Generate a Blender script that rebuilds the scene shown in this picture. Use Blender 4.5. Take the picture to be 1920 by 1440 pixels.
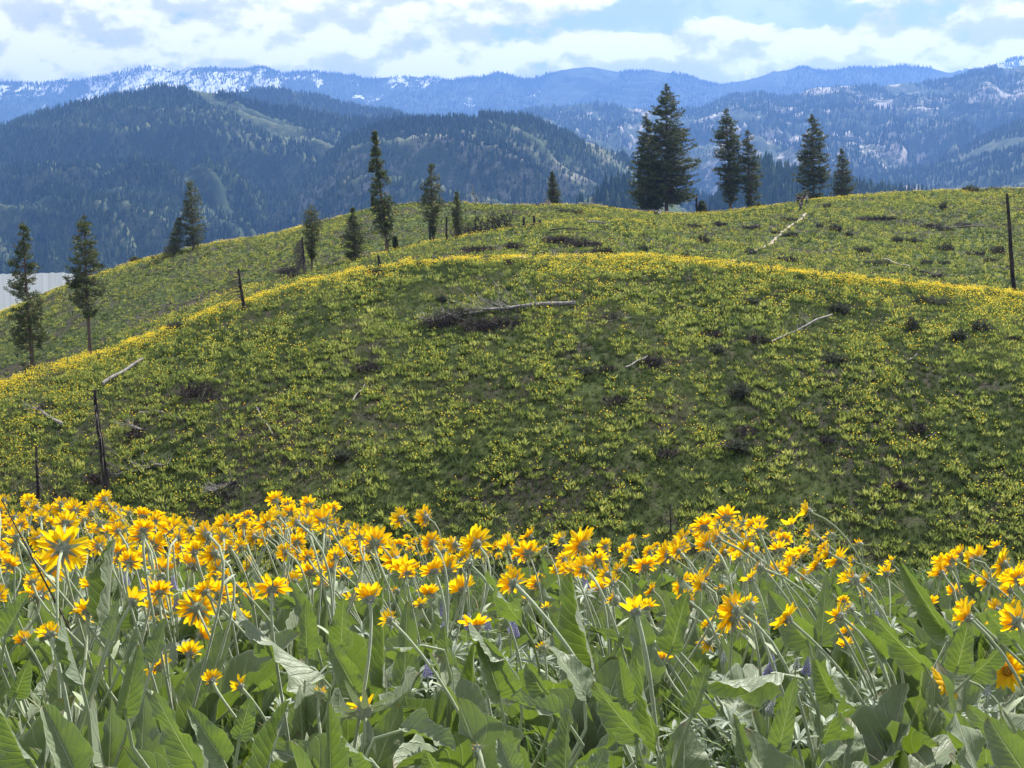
import bpy, math, random
import numpy as np
from mathutils import Vector, Matrix, Quaternion
R = math.radians
for _o in list(bpy.data.objects): bpy.data.objects.remove(_o)
sc = bpy.context.scene
COL = sc.collection
rng = np.random.default_rng(7)
random.seed(7)

# ---------------------------------------------------------------- camera
W0, H0 = 1920.0, 1440.0
FPX = 2637.0                      # focal length in photo pixels
HORIZON = 400.0                   # photo row of the horizon
PITCH = math.atan((H0/2 - HORIZON)/FPX)
cam_d = bpy.data.cameras.new('camera'); cam = bpy.data.objects.new('camera', cam_d); COL.objects.link(cam)
cam_d.sensor_width = 36.0; cam_d.lens = 36.0*FPX/W0
cam_d.clip_start = 0.05; cam_d.clip_end = 80000
cam.location = (0, 0, 0); cam.rotation_euler = (math.pi/2 - PITCH, 0, 0)
cam_d.dof.use_dof = False
sc.camera = cam
# ---------------------------------------------------------------- sun, sky, exposure
SUN_EL, SUN_AZ = 50.0, 30.0       # azimuth clockwise from the view direction (+Y)
sun_d = bpy.data.lights.new('sun', 'SUN'); sun = bpy.data.objects.new('sun', sun_d); COL.objects.link(sun)
sun_d.energy = 5.0; sun_d.angle = R(0.5); sun_d.color = (1.0, 0.95, 0.87)
sd = Vector((math.cos(R(SUN_EL))*math.sin(R(SUN_AZ)), math.cos(R(SUN_EL))*math.cos(R(SUN_AZ)), math.sin(R(SUN_EL))))
sun.rotation_euler = (-sd).to_track_quat('-Z', 'Y').to_euler()
SUNV = np.array(sd)

world = bpy.data.worlds.new('World'); sc.world = world; world.use_nodes = True
nt = world.node_tree; N = nt.nodes; L = nt.links; N.clear()
def wn(t, **k):
    n = N.new(t)
    for a, b in k.items(): setattr(n, a, b)
    return n
def wmath(op, a, b=None, c=None, clamp=False):
    n = N.new('ShaderNodeMath'); n.operation = op; n.use_clamp = clamp
    for i, v in enumerate((a, b, c)):
        if v is None: continue
        if isinstance(v, (int, float)): n.inputs[i].default_value = v
        else: L.new(v, n.inputs[i])
    return n.outputs[0]
sky = wn('ShaderNodeTexSky', sky_type='NISHITA', sun_disc=False)
sky.sun_elevation = R(SUN_EL); sky.sun_rotation = R(SUN_AZ); sky.altitude = 700; sky.air_density = 1.0; sky.dust_density = 0.6
tc = wn('ShaderNodeTexCoord'); sep = wn('ShaderNodeSeparateXYZ'); L.new(tc.outputs['Generated'], sep.inputs[0])
az = wmath('ARCTAN2', sep.outputs[0], sep.outputs[1]); el = wmath('ARCSINE', sep.outputs[2])
def cnoise(du, dv, scale, detail, rough, ax=1.0, ay=2.1, dist=0.0):
    cmb = wn('ShaderNodeCombineXYZ')
    L.new(wmath('MULTIPLY_ADD', az, ax, du), cmb.inputs[0]); L.new(wmath('MULTIPLY_ADD', el, ay, dv), cmb.inputs[1])
    n = wn('ShaderNodeTexNoise'); n.noise_dimensions = '2D'
    n.inputs['Scale'].default_value = scale; n.inputs['Detail'].default_value = detail
    n.inputs['Roughness'].default_value = rough; n.inputs['Distortion'].default_value = dist
    L.new(cmb.outputs[0], n.inputs['Vector']); return n.outputs['Fac']
def maprange(v, a, b, c=0.0, d=1.0, smooth=True):
    n = wn('ShaderNodeMapRange'); n.interpolation_type = 'SMOOTHSTEP' if smooth else 'LINEAR'
    L.new(v, n.inputs['Value'])
    for i, x in enumerate((a, b, c, d)): n.inputs[i+1].default_value = x
    return n.outputs[0]
nA = cnoise(.31, 0.0, 17, 11, .55, ay=1.7)
nB = cnoise(.31, 0.020, 17, 11, .55, ay=1.7)       # the same field a little higher up: shades the cloud bellies
nC = cnoise(4.0, 1.0, 5.5, 3, .5)
cov = wmath('ADD', wmath('MULTIPLY', nA, .66), wmath('MULTIPLY', nC, .34))
gap = wmath('MULTIPLY', maprange(wmath('ABSOLUTE', wmath('SUBTRACT', az, .165)), .20, .05), maprange(el, .112, .142))
cov = wmath('SUBTRACT', cov, wmath('MULTIPLY', gap, .20))
lowband = maprange(wmath('ABSOLUTE', wmath('SUBTRACT', el, .10)), .05, .0)
cov = wmath('ADD', cov, wmath('MULTIPLY', lowband, .035))
thin = wmath('MULTIPLY', maprange(cov, .375, .435), maprange(el, .42, .18, .30, 1.0))
shade = wmath('SUBTRACT', nA, nB)
lit = maprange(shade, -.12, .085)
thick = maprange(cov, .44, .62)
ccol = wn('ShaderNodeMix', data_type='RGBA')
L.new(wmath('MULTIPLY', wmath('ADD', lit, wmath('MULTIPLY', thick, .25), clamp=True), 1.0, clamp=True), ccol.inputs[0])
ccol.inputs[6].default_value = (8.8, 8.4, 8.0, 1); ccol.inputs[7].default_value = (15.4, 14.3, 12.4, 1)
mx = wn('ShaderNodeMix', data_type='RGBA')
L.new(wmath('MULTIPLY_ADD', thin, .67, .30), mx.inputs[0]); L.new(sky.outputs[0], mx.inputs[6]); L.new(ccol.outputs[2], mx.inputs[7])
bg = wn('ShaderNodeBackground'); bg.inputs[1].default_value = 0.062
L.new(mx.outputs[2], bg.inputs[0]); out = wn('ShaderNodeOutputWorld'); L.new(bg.outputs[0], out.inputs[0])
sc.view_settings.view_transform = 'Standard'; sc.view_settings.look = 'None'
sc.view_settings.exposure = 1.02; sc.view_settings.gamma = 1.0; sc.view_settings.use_curve_mapping = False
cy = sc.cycles
cy.use_denoising = True; cy.max_bounces = 6; cy.diffuse_bounces = 3; cy.glossy_bounces = 2
cy.transmission_bounces = 4; cy.transparent_max_bounces = 4; cy.volume_bounces = 0
cy.use_adaptive_sampling = True; cy.adaptive_threshold = 0.02; cy.caustics_reflective = False; cy.caustics_refractive = False
sc.render.use_persistent_data = False

# ---------------------------------------------------------------- helpers
def pix_ray(px, py):
    """u = X/Y and e = Z/Y of the sight line through a photo pixel"""
    a = (np.asarray(px, float) - 960)/FPX; b = (720 - np.asarray(py, float))/FPX
    c, s = math.cos(PITCH), math.sin(PITCH); d = c + b*s
    return a/d, (b*c - s)/d
def to_pix(X, Y, Z):
    c, s = math.cos(PITCH), math.sin(PITCH)
    dep = Y*c - Z*s; up = Y*s + Z*c
    return 960 + FPX*X/dep, 720 - FPX*up/dep
def _h(ix, iy, seed):
    n = (ix.astype(np.int64)*374761393 + iy.astype(np.int64)*668265263 + seed*974634777) & 0x7fffffff
    n = ((n ^ (n >> 13))*1274126177) & 0x7fffffff
    return ((n ^ (n >> 16)) & 0xffff)/65535.0
def vnoise(x, y, seed=0):
    x = np.asarray(x, float); y = np.asarray(y, float)
    ix = np.floor(x); iy = np.floor(y); fx = x - ix; fy = y - iy
    fx = fx*fx*(3 - 2*fx); fy = fy*fy*(3 - 2*fy); ix = ix.astype(int); iy = iy.astype(int)
    a = _h(ix, iy, seed); b = _h(ix+1, iy, seed); c = _h(ix, iy+1, seed); d = _h(ix+1, iy+1, seed)
    return (a*(1-fx) + b*fx)*(1-fy) + (c*(1-fx) + d*fx)*fy
def fbm(x, y, seed=0, octv=4, gain=.5):
    s = 0; a = 1; t = 0
    for i in range(octv):
        s = s + a*vnoise(x*2**i + 17.3*i, y*2**i - 9.1*i, seed+i); t += a; a *= gain
    return s/t
def pchip_cols(xn, yn, xq):
    """monotone cubic; xn, yn are (nodes, columns), xq (rows,) shared"""
    n, m = yn.shape; out_ = np.empty((len(xq), m))
    for j in range(m):
        x = xn[:, j]; y = yn[:, j]; h = np.diff(x); dl = np.diff(y)/h; d = np.zeros(n)
        w1 = 2*h[1:] + h[:-1]; w2 = h[1:] + 2*h[:-1]
        ok = dl[:-1]*dl[1:] > 0
        with np.errstate(divide='ignore', invalid='ignore'):
            dd = (w1 + w2)/(w1/dl[:-1] + w2/dl[1:])
        d[1:-1] = np.where(ok, dd, 0); d[0] = dl[0]; d[-1] = dl[-1]
        k = np.clip(np.searchsorted(x, xq) - 1, 0, n-2); t = (xq - x[k])/h[k]
        t = np.clip(t, 0, 1)
        out_[:, j] = (y[k]*(1+2*t)*(1-t)**2 + d[k]*h[k]*t*(1-t)**2 + y[k+1]*t*t*(3-2*t) + d[k+1]*h[k]*t*t*(t-1))
    return out_

def new_mesh(name, V, F, mats=(), smooth=False, uv=None, fmat=None, rnd=None):
    """V (n,3); F is (m,k) int or a list of such arrays"""
    me = bpy.data.meshes.new(name)
    V = np.ascontiguousarray(V, dtype=np.float32)
    if not isinstance(F, (list, tuple)): F = [F]
    F = [np.ascontiguousarray(f, dtype=np.int32) for f in F if len(f)]
    nl = sum(f.size for f in F); nf = sum(len(f) for f in F)
    me.vertices.add(len(V)); me.vertices.foreach_set('co', V.ravel())
    me.loops.add(nl); me.loops.foreach_set('vertex_index', np.concatenate([f.ravel() for f in F]))
    st = []; o = 0
    for f in F:
        st.append(o + np.arange(len(f))*f.shape[1]); o += f.size
    me.polygons.add(nf); me.polygons.foreach_set('loop_start', np.concatenate(st).astype(np.int32))
    if fmat is not None: me.polygons.foreach_set('material_index', np.ascontiguousarray(fmat, dtype=np.int32))
    me.update(calc_edges=True)
    me.polygons.foreach_set('use_smooth', np.full(nf, smooth))
    if uv is not None:
        l = me.uv_layers.new(name='UVMap'); vi = np.concatenate([f.ravel() for f in F])
        l.data.foreach_set('uv', np.ascontiguousarray(np.asarray(uv)[vi], dtype=np.float32).ravel())
    if rnd is not None:
        a = me.attributes.new('rnd', 'FLOAT', 'POINT'); a.data.foreach_set('value', np.ascontiguousarray(rnd, dtype=np.float32))
    for m in mats: me.materials.append(m)
    return me
def obj(name, me, parent=None, loc=None, **props):
    o = bpy.data.objects.new(name, me); COL.objects.link(o)
    if parent is not None: o.parent = parent
    if loc is not None: o.location = loc
    for k, v in props.items(): o[k] = v
    return o
def thing(name, label, cat, loc=(0, 0, 0), group=None):
    o = bpy.data.objects.new(name, None); COL.objects.link(o); o.location = loc; o.empty_display_size = .2
    o['label'] = label; o['category'] = cat
    if group: o['group'] = group
    return o
def grid_faces(r, c):
    i = np.arange(r-1)[:, None]*c + np.arange(c-1)[None, :]
    return np.stack([i, i+1, i+c+1, i+c], -1).reshape(-1, 4)
class Acc:
    """collects pieces into one mesh"""
    def __init__(s): s.V = []; s.F = {3: [], 4: []}; s.M = {3: [], 4: []}; s.U = []; s.R = []; s.n = 0
    def add(s, V, F, m=0, uv=None, rnd=0.0):
        V = np.asarray(V, float); F = np.asarray(F, int)
        s.V.append(V); k = F.shape[1]; s.F[k].append(F + s.n); s.M[k].append(np.full(len(F), m))
        s.U.append(np.zeros((len(V), 2)) if uv is None else np.asarray(uv, float))
        s.R.append(np.full(len(V), float(rnd)) if np.isscalar(rnd) else np.asarray(rnd, float)); s.n += len(V)
    def mesh(s, name, mats, smooth=False):
        F = []; M = []
        for k in (3, 4):
            if s.F[k]: F.append(np.concatenate(s.F[k])); M.append(np.concatenate(s.M[k]))
        return new_mesh(name, np.concatenate(s.V), F, mats, smooth, np.concatenate(s.U), np.concatenate(M), np.concatenate(s.R))
def tube(path, radii, sides=7, cap=True):
    P = np.asarray(path, float); n = len(P); r = np.broadcast_to(np.asarray(radii, float), (n,))
    T = np.gradient(P, axis=0); T /= np.linalg.norm(T, axis=1)[:, None] + 1e-12
    a = np.array([0, 0, 1.0]) if abs(T[0, 2]) < .9 else np.array([1.0, 0, 0])
    V = []; U = []
    x = np.cross(a, T[0]); x /= np.linalg.norm(x); acc = 0
    for i in range(n):
        x = x - T[i]*np.dot(x, T[i]); x /= np.linalg.norm(x) + 1e-12; y = np.cross(T[i], x)
        if i: acc += np.linalg.norm(P[i] - P[i-1])
        th = np.arange(sides)*2*math.pi/sides
        V.append(P[i] + r[i]*(np.cos(th)[:, None]*x + np.sin(th)[:, None]*y)); U.append(np.stack([th/6.283, np.full(sides, acc)], -1))
    i = np.arange(n-1)[:, None]*sides; j = np.arange(sides)[None, :]; j2 = (j+1) % sides
    F = np.stack([i+j, i+j2, i+sides+j2, i+sides+j], -1).reshape(-1, 4)
    return np.concatenate(V), F, np.concatenate(U)
def scatter(proto, pos, rot, scl, rnd=None):
    """many copies of (V,F) in one array; rot (n,3,3), scl (n,) or (n,3)"""
    V, F = proto; scl = np.asarray(scl, float)
    if scl.ndim == 1: scl = np.repeat(scl[:, None], 3, 1)
    VV = np.einsum('nij,nvj->nvi', rot, V[None]*scl[:, None, :]) + pos[:, None, :]
    FF = F[None] + (np.arange(len(pos))*len(V))[:, None, None]
    rr = np.repeat(rnd if rnd is not None else np.zeros(len(pos)), len(V))
    return VV.reshape(-1, 3), FF.reshape(-1, F.shape[1]), rr
def rotz(a):
    a = np.asarray(a); c, s = np.cos(a), np.sin(a); z = np.zeros_like(c); o = np.ones_like(c)
    return np.stack([np.stack([c, -s, z], -1), np.stack([s, c, z], -1), np.stack([z, z, o], -1)], -2)
def roty(a):
    a = np.asarray(a); c, s = np.cos(a), np.sin(a); z = np.zeros_like(c); o = np.ones_like(c)
    return np.stack([np.stack([c, z, s], -1), np.stack([z, o, z], -1), np.stack([-s, z, c], -1)], -2)
def rotx(a):
    a = np.asarray(a); c, s = np.cos(a), np.sin(a); z = np.zeros_like(c); o = np.ones_like(c)
    return np.stack([np.stack([o, z, z], -1), np.stack([z, c, -s], -1), np.stack([z, s, c], -1)], -2)

# ---------------------------------------------------------------- materials
class MT:
    def __init__(s, name):
        s.m = bpy.data.materials.new(name); s.m.use_nodes = True; s.t = s.m.node_tree; s.t.nodes.clear()
        s.out = s.t.nodes.new('ShaderNodeOutputMaterial')
    def n(s, t, ins=None, **k):
        n = s.t.nodes.new(t)
        for a, b in k.items(): setattr(n, a, b)
        for a, b in (ins or {}).items(): s.put(b, n.inputs[a])
        return n
    def put(s, v, sock):
        if hasattr(v, 'is_output'): s.t.links.new(v, sock)
        else:
            if isinstance(v, tuple) and len(v) == 3 and sock.type == 'RGBA': v = (*v, 1)
            sock.default_value = v
    def math(s, op, a, b=0.0, clamp=False):
        return s.n('ShaderNodeMath', {0: a, 1: b}, operation=op, use_clamp=clamp).outputs[0]
    def mix(s, f, a, b, mode='MIX'):
        return s.n('ShaderNodeMix', {0: f, 6: a, 7: b}, data_type='RGBA', blend_type=mode).outputs[2]
    def noise(s, scale, detail=4, rough=.55, vec=None, w='3D', dist=0.0):
        d = {'Scale': scale, 'Detail': detail, 'Roughness': rough, 'Distortion': dist}
        if vec is not None: d['Vector'] = vec
        return s.n('ShaderNodeTexNoise', d, noise_dimensions=w).outputs['Fac']
    def mr(s, v, a, b, c=0.0, d=1.0, smooth=True):
        return s.n('ShaderNodeMapRange', {0: v, 1: a, 2: b, 3: c, 4: d}, interpolation_type='SMOOTHSTEP' if smooth else 'LINEAR').outputs[0]
    def obj(s): return s.n('ShaderNodeTexCoord').outputs['Object']
    def geo(s): return s.n('ShaderNodeNewGeometry').outputs['Position']
    def uv(s): return s.n('ShaderNodeTexCoord').outputs['UV']
    def attr(s, a): return s.n('ShaderNodeAttribute', attribute_name=a).outputs['Fac']
    def orand(s): return s.n('ShaderNodeObjectInfo').outputs['Random']
    def ramp(s, f, stops):
        r = s.n('ShaderNodeValToRGB', {0: f}); cr = r.color_ramp
        while len(cr.elements) < len(stops): cr.elements.new(.5)
        for e, (p, c) in zip(cr.elements, stops): e.position = p; e.color = (*c, 1)
        return r.outputs[0]
    def bsdf(s, col, rough=.7, spec=.3, bump=None, bstr=.3, bdist=.02, trans=0.0, tcol=None, sheen=0.0):
        d = {'Base Color': col, 'Roughness': rough, 'Specular IOR Level': spec}
        if sheen: d['Sheen Weight'] = sheen; d['Sheen Roughness'] = .6
        p = s.n('ShaderNodeBsdfPrincipled', d); nrm = None
        if bump is not None:
            nrm = s.n('ShaderNodeBump', {'Height': bump, 'Strength': bstr, 'Distance': bdist}).outputs[0]; s.put(nrm, p.inputs['Normal'])
        res = p.outputs[0]
        if trans:
            td = {'Color': tcol if tcol is not None else col}
            if nrm is not None: td['Normal'] = nrm
            t = s.n('ShaderNodeBsdfTranslucent', td)
            res = s.n('ShaderNodeMixShader', {0: trans, 1: res, 2: t.outputs[0]}).outputs[0]
        s.t.links.new(res, s.out.inputs[0]); return s.m

# ---------------------------------------------------------------- terrain of the near hills
# columns of photo x; crest rows at three distances, then what hides behind each crest
CX = np.array([-1500, -700, -300, 0, 100, 200, 300, 400, 500, 600, 700, 800, 960, 1100, 1200, 1300, 1400, 1500, 1600, 1750, 1920, 2200, 2700, 3400], float)
def col(*pts):
    p = np.array(pts, float).reshape(-1, 2); return np.interp(CX, p[:, 0], p[:, 1])
c1y = col(-1500, 1250, -300, 860, 0, 725, 100, 692, 200, 664, 300, 626, 400, 590, 500, 558, 600, 530, 700, 507, 800, 497, 960, 489, 1100, 489, 1200, 491, 1300, 497, 1400, 507, 1500, 518, 1600, 530, 1750, 547, 1920, 563, 2200, 585, 3400, 640)
c1Y = col(-1500, 62, 0, 84, 400, 90, 800, 95, 1300, 95, 1920, 90, 3400, 80)
c2y = col(-1500, 1400, -300, 880, 0, 748, 100, 698, 180, 648, 300, 600, 433, 551, 500, 532, 640, 497, 733, 473, 867, 447, 933, 434, 1033, 418, 1133, 412, 1230, 428, 1300, 452, 1400, 462, 1600, 470, 1750, 478, 1920, 482, 3400, 520)
c2Y = col(-1500, 110, 0, 122, 400, 135, 900, 150, 1230, 158, 1500, 150, 3400, 140)
c3y = col(-1500, 1100, -300, 700, 0, 588, 83, 550, 133, 532, 200, 509, 300, 480, 367, 463, 500, 444, 610, 418, 700, 390, 750, 380, 800, 379, 867, 384, 933, 391, 1020, 383, 1083, 382, 1140, 389, 1190, 399, 1230, 403, 1300, 403, 1400, 394, 1500, 380, 1600, 367, 1700, 361, 1920, 356, 2300, 350, 3400, 345)
c3Y = col(-1500, 190, 0, 205, 500, 215, 1000, 225, 1230, 232, 3400, 236)
CU, _ = pix_ray(CX, 500.0)
def ez(y): return pix_ray(960.0, y)[1]
z1 = ez(c1y)*c1Y; z2 = ez(c2y)*c2Y; z3 = ez(c3y)*c3Y
dip1 = col(-1500, 3, 0, 3.0, 200, 2.2, 500, 1.6, 960, 1.3, 1300, .9, 1920, .8, 3400, .8)
dip2 = col(-1500, 4, 0, 4, 600, 2.5, 1000, 1.2, 1130, .5, 1200, -.6, 1300, -1.4, 3400, -1.5)
NY = []; NZ = []
for t, k in ((48, 1.25), (40, 1), (32, 1), (24, 1), (16, 1), (9, 1), (4, 1)):
    NY.append(c1Y - t); NZ.append(z1 - (.07*t + .0050*t*t)*1.0 + (.9 if t > 45 else 0))
NY.append(c1Y); NZ.append(z1)
Yd = c1Y + 9; NY.append(Yd); NZ.append(ez(c1y)*Yd - dip1)
NY.append(c2Y); NZ.append(z2)
Yd = c2Y + 12; NY.append(Yd); NZ.append(ez(c2y)*Yd - dip2)
NY.append(c3Y); NZ.append(z3)
for dy, dz in ((12, -1.2), (40, -9), (110, -36), (320, -110), (760, -186), (1500, -205)):
    NY.append(c3Y + dy); NZ.append(np.minimum(z3 + dz, z3*.3 + dz) if dy < 100 else z3*0 + dz - 6)
NY = np.array(NY); NZ = np.array(NZ)
UG = np.linspace(CU[0], CU[-1], 420)
NYg = np.stack([np.interp(UG, CU, r) for r in NY]); NZg = np.stack([np.interp(UG, CU, r) for r in NZ])
ker = np.hanning(15); ker /= ker.sum()
def smooth_u(a): return np.stack([np.convolve(np.pad(r, 7, mode='edge'), ker, mode='valid') for r in a])
NYg = smooth_u(NYg); NZg = smooth_u(NZg)
YG = np.concatenate([np.linspace(14, 260, 780), np.geomspace(261, 1700, 120)])
ZG = pchip_cols(NYg, NZg, YG)                      # (rows Y, columns u)
def znear(X, Y):
    z = np.interp(Y, [-14, 0, 1.5, 2.5, 4, 6.4, 8, 9.5, 11.5, 14, 20, 30, 40], [-.9, -.93, -1.0, -1.12, -1.38, -1.83, -2.2, -2.68, -3.5, -4.9, -9.0, -14.0, -18])
    z = z + .05*(vnoise(X*.7+3, Y*.7, 5) - .5) + .12*(vnoise(X*.23, Y*.23, 9) - .5)
    return z + .02*X*np.clip(Y/6, 0, 1)
def height(X, Y):
    X = np.asarray(X, float); Y = np.asarray(Y, float)
    u = X/np.maximum(Y, 12.0)
    fu = np.clip((u - UG[0])/(UG[1]-UG[0]), 0, len(UG)-1.001); iu = fu.astype(int); fu = fu - iu
    Yc = np.clip(Y, YG[0], YG[-1]-.01); iy = np.clip(np.searchsorted(YG, Yc) - 1, 0, len(YG)-2)
    fy = (Yc - YG[iy])/(YG[iy+1] - YG[iy])
    zt = (ZG[iy, iu]*(1-fu) + ZG[iy, iu+1]*fu)*(1-fy) + (ZG[iy+1, iu]*(1-fu) + ZG[iy+1, iu+1]*fu)*fy
    hum = np.clip((Y-50)/20, 0, 1)*(.55*(fbm(X/9, Y/9, 31, 3) - .5) + .18*(vnoise(X/1.7, Y/1.7, 77) - .5))
    zt = zt + hum*np.clip((1500-Y)/600, 0, 1)
    f = np.clip((Y - 30)/14, 0, 1); f = f*f*(3-2*f)
    return znear(X, Y)*(1-f) + zt*f
def hit(px, py, ymin=30.0, ymax=260.0, dz=0.0):
    """where the sight line of a photo pixel meets the hills"""
    u, e = pix_ray(px, py); Y = np.linspace(ymin, ymax, 2600); g = height(u*Y, Y) + dz - e*Y
    k = np.argmax(g >= 0)
    if g[k] < 0: k = int(np.argmax(g))             # grazes a crest
    return float(u*Y[k]), float(Y[k]), float(height(u*Y[k], Y[k]))
HAZE_D = 0.95e-4
# ---------------------------------------------------------------- ground sheet
def tag(o, **k):
    for a, b in k.items(): o[a] = b
    return o
def mat_hill():
    m = MT('hillside_ground'); p = m.obj()
    a = m.noise(.12, 5, .6, p); b = m.noise(.9, 6, .65, p); c = m.noise(5, 7, .75, p)
    grass = m.mix(m.mr(b, .35, .65), (.055, .080, .023), (.095, .125, .040))
    dry = m.mix(c, (.050, .045, .036), (.095, .082, .064))
    col_ = m.mix(m.mr(m.math('ADD', m.math('MULTIPLY', a, .6), m.math('MULTIPLY', b, .4)),   .46, .58), grass, dry)
    return m.bsdf(col_, .95, .1, bump=m.math('ADD', c, b), bstr=1.0, bdist=.25)
Yr = np.concatenate([np.linspace(-14, 14, 110, endpoint=False), np.linspace(14, 50, 60, endpoint=False), np.linspace(50, 260, 330, endpoint=False), np.geomspace(260, 1650, 70)])
Ur = np.linspace(-1.1, 1.1, 460)
GX = Ur[None]*np.maximum(Yr, 12)[:, None]; GY = np.repeat(Yr[:, None], len(Ur), 1); GZ = height(GX, GY)
hill_mat = mat_hill()
me = new_mesh('hillside', np.stack([GX, GY, GZ], -1).reshape(-1, 3), grid_faces(len(Yr), len(Ur)), [hill_mat], True)
obj('hillside', me, kind='structure')
m = MT('valley_ground'); p = m.obj(); a = m.noise(.004, 6, .6, p)
vm = m.bsdf(m.mix(m.mr(a, .4, .6), (.05, .08, .03), (.11, .12, .06)), .95, .1)
th = np.linspace(0, 2*np.pi, 65)[:-1]; ring = np.stack([np.cos(th)*21000, np.sin(th)*21000, np.full(64, -262.)], -1)
ringc = np.concatenate([[[0, 0, -262.]], ring]); i = np.arange(64)
obj('valley_floor', new_mesh('valley_floor', ringc, np.stack([i*0, i+1, (i+1) % 64+1], -1), [vm]), kind='structure')

# ---------------------------------------------------------------- conifer forest prototypes
def cone_proto(tiers, sides, seed):
    r = np.random.default_rng(seed); V = []; F = []; n = 0
    for k in range(tiers):
        z0 = .06 + .80*k/tiers; z1_ = min(1.0, z0 + (1.0 - z0)*(.75 if k < tiers-1 else 1)); rad = (.17*(1 - z0) + .02)
        th_ = np.arange(sides)*2*np.pi/sides + k*1.1; rr = rad*r.uniform(.65, 1.25, sides)
        V.append(np.concatenate([np.stack([rr*np.cos(th_), rr*np.sin(th_), z0 + r.uniform(-.04, .04, sides)], -1), [[r.normal(0, .008), r.normal(0, .008), z1_]]]))
        i_ = np.arange(sides); F.append(np.stack([n+i_, n+(i_+1) % sides, np.full(sides, n+sides)], -1)); n += sides+1
    return np.concatenate(V), np.concatenate(F)
def mat_forest(name, c0, c1, c2):
    m = MT(name); r_ = m.attr('rnd')
    return m.bsdf(m.ramp(r_, [(0, c0), (.7, c1), (1, c2)]), .9, .15, trans=.15)
FOREST = mat_forest('conifer_foliage_far', (.018, .040, .018), (.062, .102, .042), (.15, .19, .075))
def mat_slope(name, green, pale, scale, rock=(.26, .24, .21), rockamt=.0, snow=None):
    m = MT(name); p = m.obj(); a = m.noise(scale, 6, .62, p); b = m.noise(scale*6, 5, .65, p); c = m.noise(scale*25, 3, .6, p)
    s = m.math('ADD', m.math('MULTIPLY', a, .55), m.math('MULTIPLY', b, .45))
    col_ = m.mix(m.mr(s, .44, .58), green, pale); d_ = m.noise(scale*90, 3, .7, p); col_ = m.mix(m.mr(m.math('ADD', m.math('MULTIPLY', c, .5), m.math('MULTIPLY', d_, .5)), .42, .58, 0, .75), col_, (.025, .042, .02))
    if rockamt: col_ = m.mix(m.math('MULTIPLY', m.mr(m.math('ADD', m.math('MULTIPLY', a, .4), m.math('MULTIPLY', b, .6)), .52, .60), rockamt), col_, rock)
    rough = .95
    if snow:
        z = m.n('ShaderNodeSeparateXYZ', {0: p}).outputs; at = m.attr('rnd')
        st = m.n('ShaderNodeMapping', {'Vector': p, 'Rotation': (0, 0, .5), 'Scale': (1.0, .28, .8)}).outputs[0]
        q = m.noise(.0045, 7, .72, st); q = m.math('ADD', m.math('MULTIPLY', q, .72), m.math('MULTIPLY', m.noise(.016, 5, .7, st), .28)); q2 = m.noise(.0012, 3, .5, p)
        f = m.math('ADD', m.math('MULTIPLY', q, 1.0), m.math('MULTIPLY', m.math('SUBTRACT', q2, .5), .6)); f = m.math('ADD', f, m.math('SUBTRACT', at, .5))
        col_ = m.mix(m.mr(f, .555, .585, 0, .9), col_, (.74, .77, .84))
    return m.bsdf(col_, rough, .1)
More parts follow.
